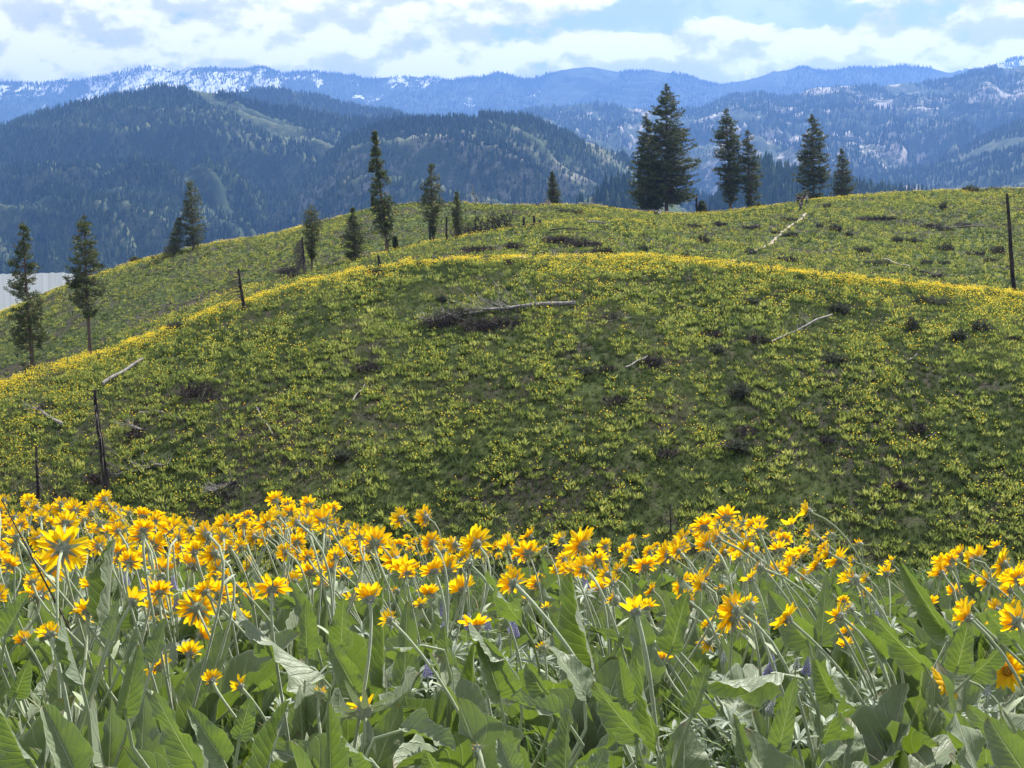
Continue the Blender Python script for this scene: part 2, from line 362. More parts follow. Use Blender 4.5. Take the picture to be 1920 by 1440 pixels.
def mountain(name, pts, Yc, Yf, zb, mat, n_trees, hgt, proto, seed, amp=.35, lx=260, ly=900, shear=.5, clear=.5, wob=.0, nu=420, nt=130, snowfn=None, tree_on=True, shape=.85, edge=0, clear_scale=1.0, keep=None):
    P = np.array(pts, float); ys = P[:, 1] + hgt*.55/Yc*FPX
    u, _ = pix_ray(P[:, 0], 200.); e = ez(ys); ug = np.linspace(u[0], u[-1], nu)
    ee = np.interp(ug, u, e); k = np.hanning(9); k /= k.sum(); ee = np.convolve(np.pad(ee, 4, mode='edge'), k, mode='valid')
    ee = ee + (fbm(ug*60, ug*0+seed, seed, 4) - .5)*.0035
    tg = np.concatenate([np.linspace(0, 1, nt), [1.04, 1.12, 1.3]])
    Ycu = Yc*(1 + wob*(fbm(ug*9, ug*0, seed+3, 2) - .5))
    X = np.empty((len(tg), nu)); Y = X.copy(); Z = X.copy(); zc = ee*Ycu
    for r_, t in enumerate(tg):
        Yr_ = Yf + (Ycu - Yf)*t; X[r_] = ug*Yr_; Y[r_] = Yr_
        if t <= 1:
            w = np.clip(4*t*(1-t), 0, 1)**.7
            rr = fbm((X[r_] + shear*Yr_)/lx + 3*fbm(X[r_]/900, Yr_/900, seed+8, 2), Yr_/ly, seed+5, 5, .52); rid = 1 - np.abs(2*rr - 1)*2.2
            r2 = fbm(X[r_]/130, Yr_/130, seed+15, 3)
            Z[r_] = zb + (zc - zb)*t**shape - amp*(zc - zb)*w*(.5 - .5*np.clip(rid, -1, 1)) + amp*.25*(zc-zb)*w*(r2-.5)
        else: Z[r_] = zc - (zc - zb)*(t-1)*2.6
    rn = None
    if snowfn is not None: rn = snowfn(X, Y, Z, np.repeat(ug[None], len(tg), 0), np.repeat(zc[None], len(tg), 0)).ravel()
    mo = obj(name, new_mesh(name, np.stack([X, Y, Z], -1).reshape(-1, 3), grid_faces(len(tg), nu), [mat], True, rnd=rn), kind='structure')
    if not n_trees: return
    g = np.random.default_rng(seed); n = n_trees
    a = g.uniform(0, nu-1.01, n); b = g.uniform(0, 1, n)**.9*(nt-1.01)
    if edge:
        ne = int(n*edge); b[:ne] = nt - 1.01 - g.exponential(1.6, ne); b = np.clip(b, 0, nt-1.01)
    ia = a.astype(int); ib = b.astype(int); fa = a-ia; fb = b-ib
    def bl(Q): return (Q[ib, ia]*(1-fa)+Q[ib, ia+1]*fa)*(1-fb) + (Q[ib+1, ia]*(1-fa)+Q[ib+1, ia+1]*fa)*fb
    px, py, pz = bl(X), bl(Y), bl(Z)
    cl = fbm((px + shear*py)/(110*clear_scale), py/(620*clear_scale), seed+21, 4); fine = g.uniform(0, 1, n)
    ok = cl + .16*(fine-.5) < clear
    if keep is not None: ok &= keep(px, py, fine)
    px, py, pz, cl = px[ok], py[ok], pz[ok], cl[ok]; n = len(px)
    if n == 0: return
    s = hgt*g.uniform(.5, 1.15, n)*(1 - .35*(cl > clear-.05)); wsc = s*g.uniform(.75, 1.3, n)
    V, F, rr = scatter(proto, np.stack([px, py, pz - .5], -1), rotz(g.uniform(0, 6.28, n)), np.stack([wsc, wsc, s], -1), np.clip(g.normal(.4, .25, n) + .9*(fbm(px/200, py/200, seed+31, 2)-.5), 0, 1))
    obj('conifer_forest', new_mesh('conifer_forest', V, F, [FOREST], False, rnd=rr), kind='stuff')
near_cone = cone_proto(3, 5, 1); mid_cone = cone_proto(2, 5, 2); far_cone = cone_proto(1, 5, 3)
SL_A = mat_slope('forest_slope', (.030, .050, .024), (.12, .14, .065), .006)
SL_B = mat_slope('rocky_forest_slope', (.05, .075, .03), (.14, .15, .075), .007, rockamt=.55)
SL_C = mat_slope('burnt_forest_slope', (.04, .062, .03), (.12, .13, .08), .0028, rock=(.42, .38, .34), rockamt=.95)
SL_D = mat_slope('snowy_range', (.03, .05, .035), (.06, .08, .055), .0012, snow=True)
SL_G = mat_slope('meadow_slope', (.08, .12, .045), (.12, .16, .065), .01)
def snow_d(X, Y, Z, U, ZC):
    px = 960 + U*FPX*1.0; rel = Z/np.maximum(ZC, 1)
    hi = np.interp(px, [-600, 0, 60, 250, 500, 560, 760, 850, 960, 1250, 1300, 1420, 1700, 1800, 1900, 2500], [.60, .60, .60, .66, .66, .53, .56, .50, .46, .44, .47, .43, .47, .53, .58, .6])
    return hi - .04 - np.clip(.86 - rel, 0, 1)*.26
D_pts = [(-900, 170), (-400, 130), (-150, 140), (0, 150), (40, 152), (100, 150), (160, 145), (220, 132), (270, 122), (320, 127), (400, 125), (450, 128), (490, 120), (530, 136), (580, 133), (640, 138), (700, 145), (760, 137), (800, 140), (840, 148), (900, 141), (940, 133), (980, 146), (1040, 132), (1100, 122), (1160, 133), (1220, 128), (1290, 140), (1340, 154), (1400, 150), (1450, 130), (1500, 122), (1560, 129), (1620, 122), (1680, 119), (1740, 122), (1780, 131), (1840, 122), (1900, 104), (1960, 110), (2200, 90), (2600, 130)]
mountain('snowy_mountain_range', D_pts, 10000, 6900, -160, SL_D, 90000, 24, far_cone, 41, amp=.30, lx=800, ly=2600, shear=-.4, clear=.68, nu=760, nt=150, snowfn=snow_d, wob=.05, edge=.10, clear_scale=4)
C_pts = [(760, 300), (860, 240), (940, 215), (980, 206), (1040, 195), (1130, 190), (1180, 199), (1250, 207), (1320, 198), (1370, 175), (1420, 170), (1480, 176), (1530, 155), (1600, 161), (1700, 150), (1780, 145), (1830, 126), (1920, 118), (2150, 98), (2600, 140)]
mountain('forested_mountain', C_pts, 6200, 2600, -200, SL_C, 80000, 22, mid_cone, 52, amp=.6, lx=520, ly=1500, shear=.3, clear=.57, clear_scale=1.6, edge=.05)
M_pts = [(120, 330), (300, 240), (380, 190), (450, 166), (500, 163), (560, 168), (620, 182), (680, 196), (740, 207), (820, 232), (900, 300)]
mountain('forested_ridge', M_pts, 4700, 3600, -120, SL_A, 16000, 20, mid_cone, 63, amp=.2, lx=400, ly=1000, clear=.62, edge=.15, nu=240, nt=60)
F_pts = [(1480, 395), (1560, 352), (1640, 330), (1700, 312), (1760, 300), (1830, 262), (1920, 216), (2050, 170), (2500, 120)]
mountain('wooded_mountain_slope', F_pts, 4000, 1900, -200, SL_A, 26000, 18, mid_cone, 74, amp=.32, lx=300, ly=900, shear=.6, clear=.60, edge=.05, nu=300, nt=90)
A_pts = [(-1400, 330), (-600, 300), (-250, 262), (0, 232), (60, 212), (130, 192), (200, 181), (250, 166), (310, 153), (360, 160), (420, 172), (480, 184), (560, 199), (640, 213), (700, 216), (760, 212), (830, 222), (950, 270), (1050, 340)]
mountain('forested_hill', A_pts, 3300, 1500, -230, SL_A, 110000, 14.5, near_cone, 85, amp=.75, lx=330, ly=1500, shear=.85, clear=.69, edge=.04, nu=560, nt=150)
B_pts = [(430, 420), (540, 350), (600, 300), (650, 256), (700, 232), (780, 217), (850, 214), (960, 210), (1010, 222), (1060, 243), (1120, 265), (1190, 293), (1260, 330), (1340, 368), (1420, 410)]
mountain('wooded_hill', B_pts, 2650, 1350, -220, SL_B, 26000, 15, near_cone, 96, amp=.6, lx=230, ly=650, shear=.7, clear=.625, edge=.08, nu=320, nt=110)
E_pts = [(1240, 470), (1320, 392), (1380, 320), (1430, 292), (1500, 313), (1570, 331), (1640, 345), (1700, 352), (1800, 366), (1950, 380)]
mountain('wooded_knoll', E_pts, 1750, 1100, -190, SL_A, 8000, 17, near_cone, 107, amp=.2, lx=200, ly=500, clear=.70, edge=.08, nu=200, nt=60)
G_pts = [(980, 430), (1040, 394), (1080, 366), (1120, 344), (1160, 326), (1200, 320), (1250, 345), (1300, 395), (1340, 430)]
mountain('meadow_hill', G_pts, 1500, 1050, -170, SL_G, 1500, 19, near_cone, 118, amp=.15, lx=200, ly=500, clear=.38, nu=160, nt=60, clear_scale=.7)

# ---------------------------------------------------------------- haze
hz = MT('haze'); pv = hz.n('ShaderNodeVolumePrincipled', {'Color': (.19, .41, 1.0), 'Density': HAZE_D, 'Anisotropy': .3})
hz.t.links.new(pv.outputs[0], hz.out.inputs[1])
b = 19500.; z0, z1_ = -263.5, 1260.
hv = np.array([[x, y, z] for x in (-b, b) for y in (-b, b) for z in (z0, z1_)])
hf = np.array([[0, 1, 3, 2], [4, 6, 7, 5], [0, 4, 5, 1], [2, 3, 7, 6], [0, 2, 6, 4], [1, 5, 7, 3]])
obj('haze', new_mesh('haze', hv, hf, [hz.m]), kind='stuff')
# ---------------------------------------------------------------- orchard netting on its bench, far left
mountain('orchard_terrace', [(-420, 640), (-300, 560), (-100, 524), (0, 517), (120, 514), (160, 522), (200, 560), (240, 640)], 1450, 1150, -112, SL_G, 0, .1, near_cone, 7, amp=0, shape=1.0, nu=80, nt=20)
m = MT('shade_netting'); p = m.uv()
br = m.n('ShaderNodeTexBrick', {'Vector': p, 'Color1': (.19, .205, .20, 1), 'Color2': (.17, .185, .18, 1), 'Mortar': (.14, .155, .145, 1), 'Scale': 1.0, 'Mortar Size': .05, 'Brick Width': 1.0, 'Row Height': 40.0, 'Bias': 0.0}, offset=0.0).outputs[0]
net_m = m.bsdf(br, .8, .2)
uu = np.linspace(pix_ray(-280, 500)[0], pix_ray(140, 500)[0], 60); tt = np.linspace(0, 1, 30)
NX = []; 
for t in tt:
    Yq = 1175 + 262*t; ycr = np.interp(960 + uu*FPX, [-300, -100, 0, 120, 150], [570, 531, 523, 520, 525])
    zt_ = -108 + (ez(ycr)*1450 + 112)*((Yq - 1150)/300.) + 3.5 + .5*np.sin(uu*900)
    NX.append(np.stack([uu*Yq, np.full(60, Yq), zt_], -1))
NX = np.array(NX); suv = np.stack([np.repeat(np.linspace(0, 34, 60)[None], 30, 0), np.repeat(np.linspace(0, 9, 30)[:, None], 60, 1)], -1)
obj('orchard_netting', new_mesh('orchard_netting', NX.reshape(-1, 3), grid_faces(30, 60), [net_m], True, suv.reshape(-1, 2)), label='pale grey orchard netting spread over the valley bench at far left', category='netting')

# ---------------------------------------------------------------- flower and grass cover of the hills
LEAF_FAR = MT('distant_leaf'); _r = LEAF_FAR.attr('rnd')
_c = LEAF_FAR.ramp(_r, [(0, (.115, .165, .042)), (.5, (.25, .30, .068)), (1, (.43, .46, .13))]); LEAF_FAR = LEAF_FAR.bsdf(_c, .7, .25, trans=.5, tcol=_c)
GRASS_FAR = MT('distant_grass'); _r = GRASS_FAR.attr('rnd')
_c = GRASS_FAR.ramp(_r, [(0, (.052, .078, .026)), (.5, (.105, .145, .046)), (.8, (.135, .138, .070)), (1, (.18, .165, .11))]); GRASS_FAR = GRASS_FAR.bsdf(_c, .8, .2, trans=.35, tcol=_c)
PETAL_FAR = MT('distant_petal'); _r = PETAL_FAR.attr('rnd')
_c = PETAL_FAR.ramp(_r, [(0, (.78, .74, .12)), (.6, (.84, .66, .045)), (1, (.82, .48, .015))]); PETAL_FAR = PETAL_FAR.bsdf(_c, .6, .2, trans=.45, tcol=_c)
def clump_proto(nl, seed, h=.26, rad=.25):
    g = np.random.default_rng(seed); V = []; F = []
    for k in range(nl):
        a = g.uniform(0, 6.28); tilt = g.uniform(.15, 1.1); ln = g.uniform(.6, 1.1)*h*1.15; w = ln*g.uniform(.22, .34)
        d = np.array([np.cos(a)*np.sin(tilt), np.sin(a)*np.sin(tilt), np.cos(tilt)]); s = np.cross(d, g.normal(size=3)); s /= np.linalg.norm(s)
        b0 = np.array([np.cos(a), np.sin(a), 0])*g.uniform(0, rad*.5); mid = b0 + d*ln*.45; n0 = np.cross(d, s)*ln*.10
        V += [b0, mid + s*w/2 + n0, b0 + d*ln, mid - s*w/2 + n0]; F.append([4*k, 4*k+1, 4*k+2, 4*k+3])
    return np.array(V), np.array(F)
def head_proto(r=.032):
    th_ = np.arange(6)*np.pi/3; V = np.concatenate([np.stack([r*np.cos(th_), r*np.sin(th_), np.full(6, .012)], -1), [[0, 0, -.012]]])
    return V, np.array([[6, 0, 1, 2], [6, 2, 3, 4], [6, 4, 5, 0]])
def blade_proto(n, seed, h=.28, w=.022):
    g = np.random.default_rng(seed); V = []; F = []
    for k in range(n):
        a = g.uniform(0, 6.28); b0 = np.array([np.cos(a), np.sin(a), 0])*g.uniform(0, .12); tl = g.uniform(.1, .7); a2 = g.uniform(0, 6.28); hh = h*g.uniform(.6, 1.2)
        tip = b0 + np.array([np.cos(a2)*np.sin(tl) - .18, np.sin(a2)*np.sin(tl), np.cos(tl)])*hh; s = np.array([-np.sin(a2+.7), np.cos(a2+.7), 0])*w/2
        V += [b0 - s, b0 + s, tip]; F.append([3*k, 3*k+1, 3*k+2])
    return np.array(V), np.array(F)
TRAIL_A = [(1511, 400), (1504, 412), (1491, 418), (1478, 425), (1466, 436), (1457, 446), (1447, 454), (1436, 461), (1422, 468), (1408, 474)]
TRAIL_B = [(1380, 487), (1368, 490), (1360, 495), (1357, 503)]
def trail_pts(T):
    P = []
    for (x, y) in T:
        X, Y, Z = hit(x, y, 101, 240); P.append((X, Y))
    P = np.array(P); P[1:-1] = (P[:-2] + 2*P[1:-1] + P[2:])/4; t = np.linspace(0, len(P)-1, (len(P)-1)*8+1); return np.stack([np.interp(t, range(len(P)), P[:, 0]), np.interp(t, range(len(P)), P[:, 1])], -1)
TA = trail_pts(TRAIL_A); TB = trail_pts(TRAIL_B)
def sample_hill(n, y0, y1, umax, seed, pw=1.0):
    g = np.random.default_rng(seed); Y = (y0**2 + (y1**2 - y0**2)*g.uniform(0, 1, n))**.5; X = g.uniform(-umax, umax, n)*Y
    return X, Y, g
def crest1(X, Y): return np.interp(X/Y, UG, NYg[7]), np.interp(X/Y, UG, NYg[11])
SHR = [ # px, py, half width, height, kind
 (1820, 360, 15, 14, 'green'), (1862, 357, 14, 6, 'green'), (1481, 415, 15, 9, 'twig'), (1553, 390, 9, 9, 'sage'), (1536, 427, 9, 10, 'twig'), (1567, 434, 12, 16, 'sage'), (1592, 443, 7, 9, 'sage'), (1483, 444, 14, 10, 'sage'),
 (1454, 440, 10, 9, 'twig'), (1619, 474, 15, 13, 'sage'), (1642, 412, 38, 8, 'twig'), (1747, 428, 20, 10, 'twig'), (1775, 434, 15, 9, 'twig'), (1806, 424, 14, 7, 'twig'), (1714, 457, 15, 13, 'sage'), (1683, 455, 10, 14, 'sage'), (1769, 392, 7, 16, 'twig'), (1775, 472, 14, 16, 'sage'),
 (1481, 492, 11, 14, 'twig'), (1463, 490, 7, 8, 'sage'), (1594, 509, 6, 5, 'twig'), (1739, 496, 12, 9, 'sage'), (1772, 496, 14, 9, 'twig'), (1830, 480, 17, 10, 'twig'), (1856, 492, 13, 10, 'twig'), (1872, 476, 15, 20, 'twig'), (1792, 546, 24, 16, 'twig'), (1758, 522, 14, 9, 'twig'), (1872, 558, 34, 12, 'twig'),
 (1408, 476, 12, 11, 'twig'), (1642, 497, 30, 8, 'sage'), (1711, 550, 7, 20, 'sage'), (1752, 572, 28, 14, 'sage'), (1728, 572, 12, 16, 'sage'), (1573, 588, 20, 22, 'sage'), (1492, 538, 14, 8, 'sage'), (1450, 538, 14, 8, 'sage'), (1408, 568, 17, 8, 'sage'), (1275, 583, 12, 8, 'sage'),
 (1320, 456, 12, 22, 'twig'), (1285, 488, 12, 16, 'twig'), (1320, 498, 13, 18, 'twig'), (1302, 428, 14, 10, 'twig'), (1350, 424, 15, 10, 'twig'), (1410, 430, 18, 9, 'twig'), (1210, 470, 13, 9, 'sage'), (1052, 455, 34, 16, 'twig'), (1095, 462, 36, 14, 'twig'), (1130, 475, 22, 12, 'twig'),
 (900, 470, 34, 10, 'twig'), (965, 466, 22, 12, 'twig'), (800, 497, 22, 7, 'twig'), (707, 515, 26, 10, 'twig'), (955, 500, 8, 15, 'twig'), (978, 490, 11, 10, 'white'), (830, 568, 9, 12, 'sage'), (620, 496, 0, 0, ''), (545, 512, 26, 14, 'twig'), (340, 612, 26, 10, 'twig'), (560, 520, 20, 10, 'twig'),
 (255, 492, 12, 12, 'green'), (292, 486, 9, 8, 'twig'), (1420, 642, 26, 16, 'twig'), (1340, 632, 22, 12, 'twig'), (1222, 684, 24, 18, 'twig'), (1345, 662, 15, 13, 'sage'), (1388, 745, 20, 32, 'sage'), (1152, 757, 26, 18, 'twig'), (1712, 618, 11, 30, 'twig'), (1800, 640, 14, 22, 'sage'), (1840, 625, 18, 26, 'sage'), (1560, 680, 22, 16, 'sage'),
 (1145, 598, 28, 12, 'twig'), (370, 742, 42, 24, 'twig'), (398, 752, 20, 8, 'twig'), (690, 696, 26, 18, 'twig'), (1380, 845, 26, 22, 'sage'), (1248, 856, 22, 16, 'twig'), (1550, 832, 20, 14, 'twig'), (1720, 812, 22, 24, 'twig'), (85, 772, 14, 18, 'twig'), (1400, 812, 24, 8, 'twig'), (830, 612, 42, 26, 'twig'), (900, 618, 38, 26, 'twig'), (950, 610, 34, 22, 'twig'), (860, 600, 34, 30, 'twig'),
 (260, 818, 26, 12, 'twig'), (190, 905, 34, 20, 'twig'), (640, 860, 20, 14, 'sage'), (1690, 920, 20, 22, 'twig'), (1100, 700, 18, 10, 'sage'), (1140, 695, 16, 10, 'twig'), (1185, 395, 22, 6, 'twig'), (1010, 384, 12, 5, 'twig'), (1060, 398, 16, 7, 'twig'), (1085, 402, 10, 9, 'twig'), (1900, 640, 14, 10, 'twig'), (120, 940, 24, 16, 'twig'), (430, 930, 22, 10, 'twig')]
SHR = [s for s in SHR if s[2]]
SHR = sorted(SHR); SHP = []
for q_ in SHR:
    X_, Y_, Z_ = hit(q_[0], q_[1], 50 if q_[1] > 560 or (q_[1] > 495 and q_[0] < 1000) else 101, 245); SHP.append((X_, Y_, q_[2]*Y_/FPX))
SHP = np.array(SHP)
def off_shrubs(X, Y, k=.85):
    return np.min(np.hypot((X[:, None]-SHP[None, :, 0])/SHP[None, :, 2], (Y[:, None]-SHP[None, :, 1])/(SHP[None, :, 2]*1.2)), 1) > k
def hill_cover(n, y0, y1, seed, nl, fl_mean, lod):
    X, Y, g = sample_hill(n, y0, y1, .47, seed)
    a = fbm(X/1.5, Y/2.0, 201, 3); b = fbm(X/14, Y/22, 301, 3)
    _c, _d = crest1(X, Y); keep = .55*(a-.5) + .3*(b-.5) + .45*(g.uniform(0, 1, n)-.5) + .10*np.exp(-np.abs(_c - Y)/3) > .04
    if lod: 
        for T in (TA, TB):
            d = np.min(np.hypot(X[:, None]-T[None, ::3, 0], Y[:, None]-T[None, ::3, 1]), 1); keep &= d > .5
    keep &= off_shrubs(X, Y)
    X, Y = X[keep], Y[keep]; n = len(X); Z = height(X, Y); cY, c3_ = crest1(X, Y)
    pos = np.stack([X, Y, Z], -1); sc_ = g.uniform(.7, 1.35, n); rnd = np.clip(g.normal(.45, .22, n), 0, 1)
    VV = []; FF = []; RR = []; o = 0
    for k in range(5):
        s = (np.arange(n) % 5) == k; V, F, rr = scatter(clump_proto(nl, 400+k), pos[s], rotz(g.uniform(0, 6.28, s.sum())), sc_[s], rnd[s]); VV.append(V); FF.append(F+o); RR.append(rr); o += len(V)
    nleaf = sum(map(len, FF))
    t = np.where(Y < cY + 1, cY - Y, 30)
    t3 = np.where(Y > cY + 1, np.abs(c3_ - Y), 30)
    lam = fl_mean(t, t3, X, Y)*np.where(t < 3, 1.0, np.clip((fbm(X/4, Y/6, 501, 3) - .24)*4.0, .15, 2.0))
    nf = g.poisson(lam); idx = np.repeat(np.arange(n), nf); m_ = len(idx)
    r = .30*np.sqrt(g.uniform(0, 1, m_)); an = g.uniform(0, 6.28, m_)
    fp = pos[idx] + np.stack([r*np.cos(an), r*np.sin(an), sc_[idx]*g.uniform(.26, .44, m_)], -1)
    rot = rotz(g.uniform(0, 6.28, m_)) @ rotx(g.uniform(.1, 1.3, m_))
    V, F, rr = scatter(head_proto(), fp, rot, g.uniform(.75, 1.25, m_)*(1.0 if not lod else 1.25), np.clip(g.normal(.45, .25, m_) + .08*(t[idx] < 5), 0, 1))
    VV.append(V); FF.append(F+o); RR.append(rr)
    F = np.concatenate(FF); fm = np.zeros(len(F), int); fm[nleaf:] = 1
    obj('wildflower_cover', new_mesh('wildflower_cover', np.concatenate(VV), F, [LEAF_FAR, PETAL_FAR], False, fmat=fm, rnd=np.concatenate(RR)), kind='stuff')
hill_cover(46000, 47, 103, 11, 15, lambda t, t3, X, Y: np.interp(t, [0, 1.5, 4, 9, 20, 45], [11, 7, 3.2, 1.8, 1.1, .8]), 0)
hill_cover(95000, 100, 246, 12, 9, lambda t, t3, X, Y: .8 + 2.6*np.exp(-t3/10) + 1.8*np.exp(-np.abs(Y-np.interp(X/Y, UG, NYg[9]))/5)*(X < .1*Y), 1)
def grass_cover(n, y0, y1, seed, nb, w, h):
    X, Y, g = sample_hill(n, y0, y1, .47, seed); keep = np.ones(n, bool)
    if y0 > 90:
        for T in (TA, TB): keep &= np.min(np.hypot(X[:, None]-T[None, ::3, 0], Y[:, None]-T[None, ::3, 1]), 1) > .5
    keep &= off_shrubs(X, Y, .7)
    X, Y = X[keep], Y[keep]; n = len(X); pos = np.stack([X, Y, height(X, Y)-.01], -1)
    base = fbm(X/4, Y/6, 601, 3); rnd = np.clip(g.normal(.3, .2, n) + 1.6*(base - .5), 0, 1)
    VV = []; FF = []; RR = []; o = 0
    for k in range(4):
        s = (np.arange(n) % 4) == k; V, F, rr = scatter(blade_proto(nb, 700+k, h, w), pos[s], rotz(g.uniform(-.6, .6, s.sum())), g.uniform(.6, 1.4, s.sum()), rnd[s]); VV.append(V); FF.append(F+o); RR.append(rr); o += len(V)
    obj('grass_cover', new_mesh('grass_cover', np.concatenate(VV), np.concatenate(FF), [GRASS_FAR], False, rnd=np.concatenate(RR)), kind='stuff')
grass_cover(70000, 46, 103, 13, 8, .035, .30)
grass_cover(80000, 100, 246, 14, 5, .07, .30)

# ---------------------------------------------------------------- footpath
m = MT('gravel_path'); p = m.obj(); path_m = m.bsdf(m.mix(m.noise(3, 5, .6, p), (.26, .23, .18), (.40, .36, .29)), .95, .1)
for T, w_ in ((TA, .20), (TB, .20)):
    d = np.gradient(T, axis=0); d /= np.linalg.norm(d, axis=1)[:, None]; s = np.stack([-d[:, 1], d[:, 0]], -1)
    rows = []
    for q in (-1, -.4, .4, 1):
        P = T + s*w_*q*(1 + .25*np.sin(np.arange(len(T))*1.3+q))[:, None]; rows.append(np.column_stack([P, height(P[:, 0], P[:, 1]) + (.07 if abs(q) < 1 else .03)]))
    obj('footpath', new_mesh('footpath', np.array(rows).reshape(-1, 3), grid_faces(4, len(T)), [path_m], True), kind='structure')

# ---------------------------------------------------------------- pines, snags, logs, shrubs
m = MT('pine_bark'); p = m.obj(); st = m.n('ShaderNodeMapping', {'Vector': p, 'Scale': (1, 1, .25)}).outputs[0]; q = m.noise(9, 5, .65, st)
BARK = m.bsdf(m.mix(q, (.075, .058, .046), (.24, .17, .125)), .95, .1, bump=q, bstr=.8, bdist=.05)
m = MT('pine_needles'); q = m.attr('rnd'); c_ = m.ramp(q, [(0, (.042, .060, .020)), (.5, (.100, .128, .038)), (.85, (.175, .19, .065)), (1, (.27, .20, .09))])
NEEDLE = m.bsdf(c_, .55, .35, trans=.2, tcol=c_)
m = MT('burnt_wood'); p = m.obj(); st = m.n('ShaderNodeMapping', {'Vector': p, 'Scale': (1, 1, .2)}).outputs[0]; q = m.noise(11, 5, .65, st)
BURNT = m.bsdf(m.mix(m.mr(q, .35, .7), (.016, .014, .013), (.085, .072, .062)), .85, .2, bump=q, bstr=.8, bdist=.04)
m = MT('weathered_wood'); p = m.obj(); q = m.noise(5, 6, .7, p)
WEATH = m.bsdf(m.mix(m.mr(q, .3, .7), (.12, .11, .105), (.38, .36, .335)), .85, .2, bump=q, bstr=.5, bdist=.03)
m = MT('brown_twig'); q = m.attr('rnd'); TWIG = m.bsdf(m.mix(q, (.040, .033, .032), (.115, .095, .088)), .9, .1)
m = MT('grey_twig'); GTWIG = m.bsdf((.13, .115, .10), .9, .1)
m = MT('sage_leaf'); q = m.attr('rnd'); SAGE = m.bsdf(m.mix(q, (.055, .068, .042), (.13, .14, .095)), .85, .15, trans=.2)
m = MT('white_blossom'); BLOSSOM = m.bsdf((.75, .73, .68), .8, .1, trans=.3)
def tuft_proto(seed, n=7, r=.30, w=.075):
    g = np.random.default_rng(seed); V = []; F = []
    for k in range(n):
        d = g.normal(size=3); d[2] = abs(d[2])*.8 + .1; d /= np.linalg.norm(d); s = np.cross(d, g.normal(size=3)); s /= np.linalg.norm(s)
        rr = r*g.uniform(.6, 1.2); V += [d*rr*.02 - s*w*.2, d*rr*.55 - s*w*.5, d*rr, d*rr*.55 + s*w*.5]; F.append([4*k, 4*k+1, 4*k+2, 4*k+3])
    return np.array(V), np.array(F)
TUFTS = [tuft_proto(k) for k in range(4)]
ALL_TREES = []
def pine(base, top, Y, prof, label, seed, group='pines standing on the hills', crown0=.1, dens=1.0, trunk_r=None, droop=.25, up=.25, name='pine_tree', tuft=1.0, gaps=.12, bark=None, dz=0):
    """prof: (fraction from the top, half width left px, half width right px)"""
    g = np.random.default_rng(seed); ub, _ = pix_ray(base[0], base[1]); ut, et = pix_ray(top[0], top[1])
    x0 = float(ub*Y); z0 = float(height(x0, Y)) - .15; H = float(et*Y) - z0; lean = float(ut*Y) - x0; k = Y/FPX
    t_ = thing(name, label, 'tree', (x0, Y, z0), group)
    tr = trunk_r or .0115*H + .03; hs = np.linspace(0, 1, 12)
    ctr = np.stack([lean*hs + .12*np.sin(hs*5+seed)*hs*(1-hs)*2, .15*np.sin(hs*4+seed*2)*hs*(1-hs), H*hs], -1)
    A = Acc(); V, F, U = tube(ctr, tr*(1-hs)**.8*1.0 + .015 + .35*tr*np.exp(-hs*25), 8); A.add(V, F, uv=U)
    P = np.array(prof, float); nb = int(dens*max(H, 11)*14); pos = []; rnds = []; sz = []
    for i in range(nb):
        ft = g.uniform(0, 1)**.85*(1 - crown0)*.995 + .005                                   # from the top
        if vnoise(ft*9+seed, seed*1.7, 3) < gaps*1.6 and g.uniform() < .7: continue
        a = g.uniform(0, 2*math.pi); wl = np.interp(ft, P[:, 0], P[:, 1])*k; wr = np.interp(ft, P[:, 0], P[:, 2])*k
        f = .5 + .5*math.cos(a); Lb = (wl*(1-f) + wr*f)*g.uniform(.55, 1.12)*(.82+.36*vnoise(ft*22, math.floor(a)*3.1+seed, 8)); h = 1 - ft
        if Lb < .08: Lb = .08
        c = np.array([np.interp(h, hs, ctr[:, 0]), np.interp(h, hs, ctr[:, 1]), H*h]); d = np.array([math.cos(a), math.sin(a), g.normal(0, .22)])
        s = np.linspace(0, 1, 5); dr = droop*(.3+ft); path = c + d*Lb*s[:, None] + np.array([0, 0, 1.0])*(Lb*(-dr*s + (dr*.6+up*.5)*s**2.2))[:, None] + np.array([0, 0, (1-ft)*.0])
        V, F, U = tube(path, np.linspace(.022*Lb+.008, .006, 5), 4); A.add(V, F, uv=U)
        nt_ = max(3, int(Lb*5.5*tuft)); 
        for j in range(nt_):
            ss = g.uniform(.22 if Lb > .8 else .05, 1.0)**.7; p_ = np.array([np.interp(ss, s, path[:, q_]) for q_ in range(3)]); side = np.array([-d[1], d[0], 0])
            sp = Lb*.30*(1.15-ss)+.08
            pos.append(p_ + side*g.normal(0, sp*.8) + d*g.normal(0, .06) + [0, 0, g.normal(.04, .07)]); rnds.append(np.clip(g.normal(.42, .2) + .25*(g.uniform() < .08), 0, 1)); sz.append(g.uniform(.7, 1.25))
    for q_ in range(5): pos.append(ctr[-1] + [g.normal(0, .05), g.normal(0, .05), -q_*.12]); rnds.append(.4); sz.append(.6)
    obj('trunk', A.mesh('trunk', [bark or BARK], True), t_)
    pos = np.array(pos); sz = np.array(sz)*np.clip(H/13, .6, 1.0)*1.1; rnds = np.array(rnds); n = len(pos); VV = []; FF = []; RR = []; o = 0
    for q_ in range(4):
        s = (np.arange(n) % 4) == q_; V, F, rr = scatter(TUFTS[q_], pos[s], rotz(g.uniform(0, 6.28, s.sum())) @ rotx(g.normal(0, .5, s.sum())), sz[s], rnds[s]); VV.append(V); FF.append(F+o); RR.append(rr); o += len(V)
    obj('crown', new_mesh('crown', np.concatenate(VV), np.concatenate(FF), [NEEDLE], False, rnd=np.concatenate(RR)), t_)
    return t_
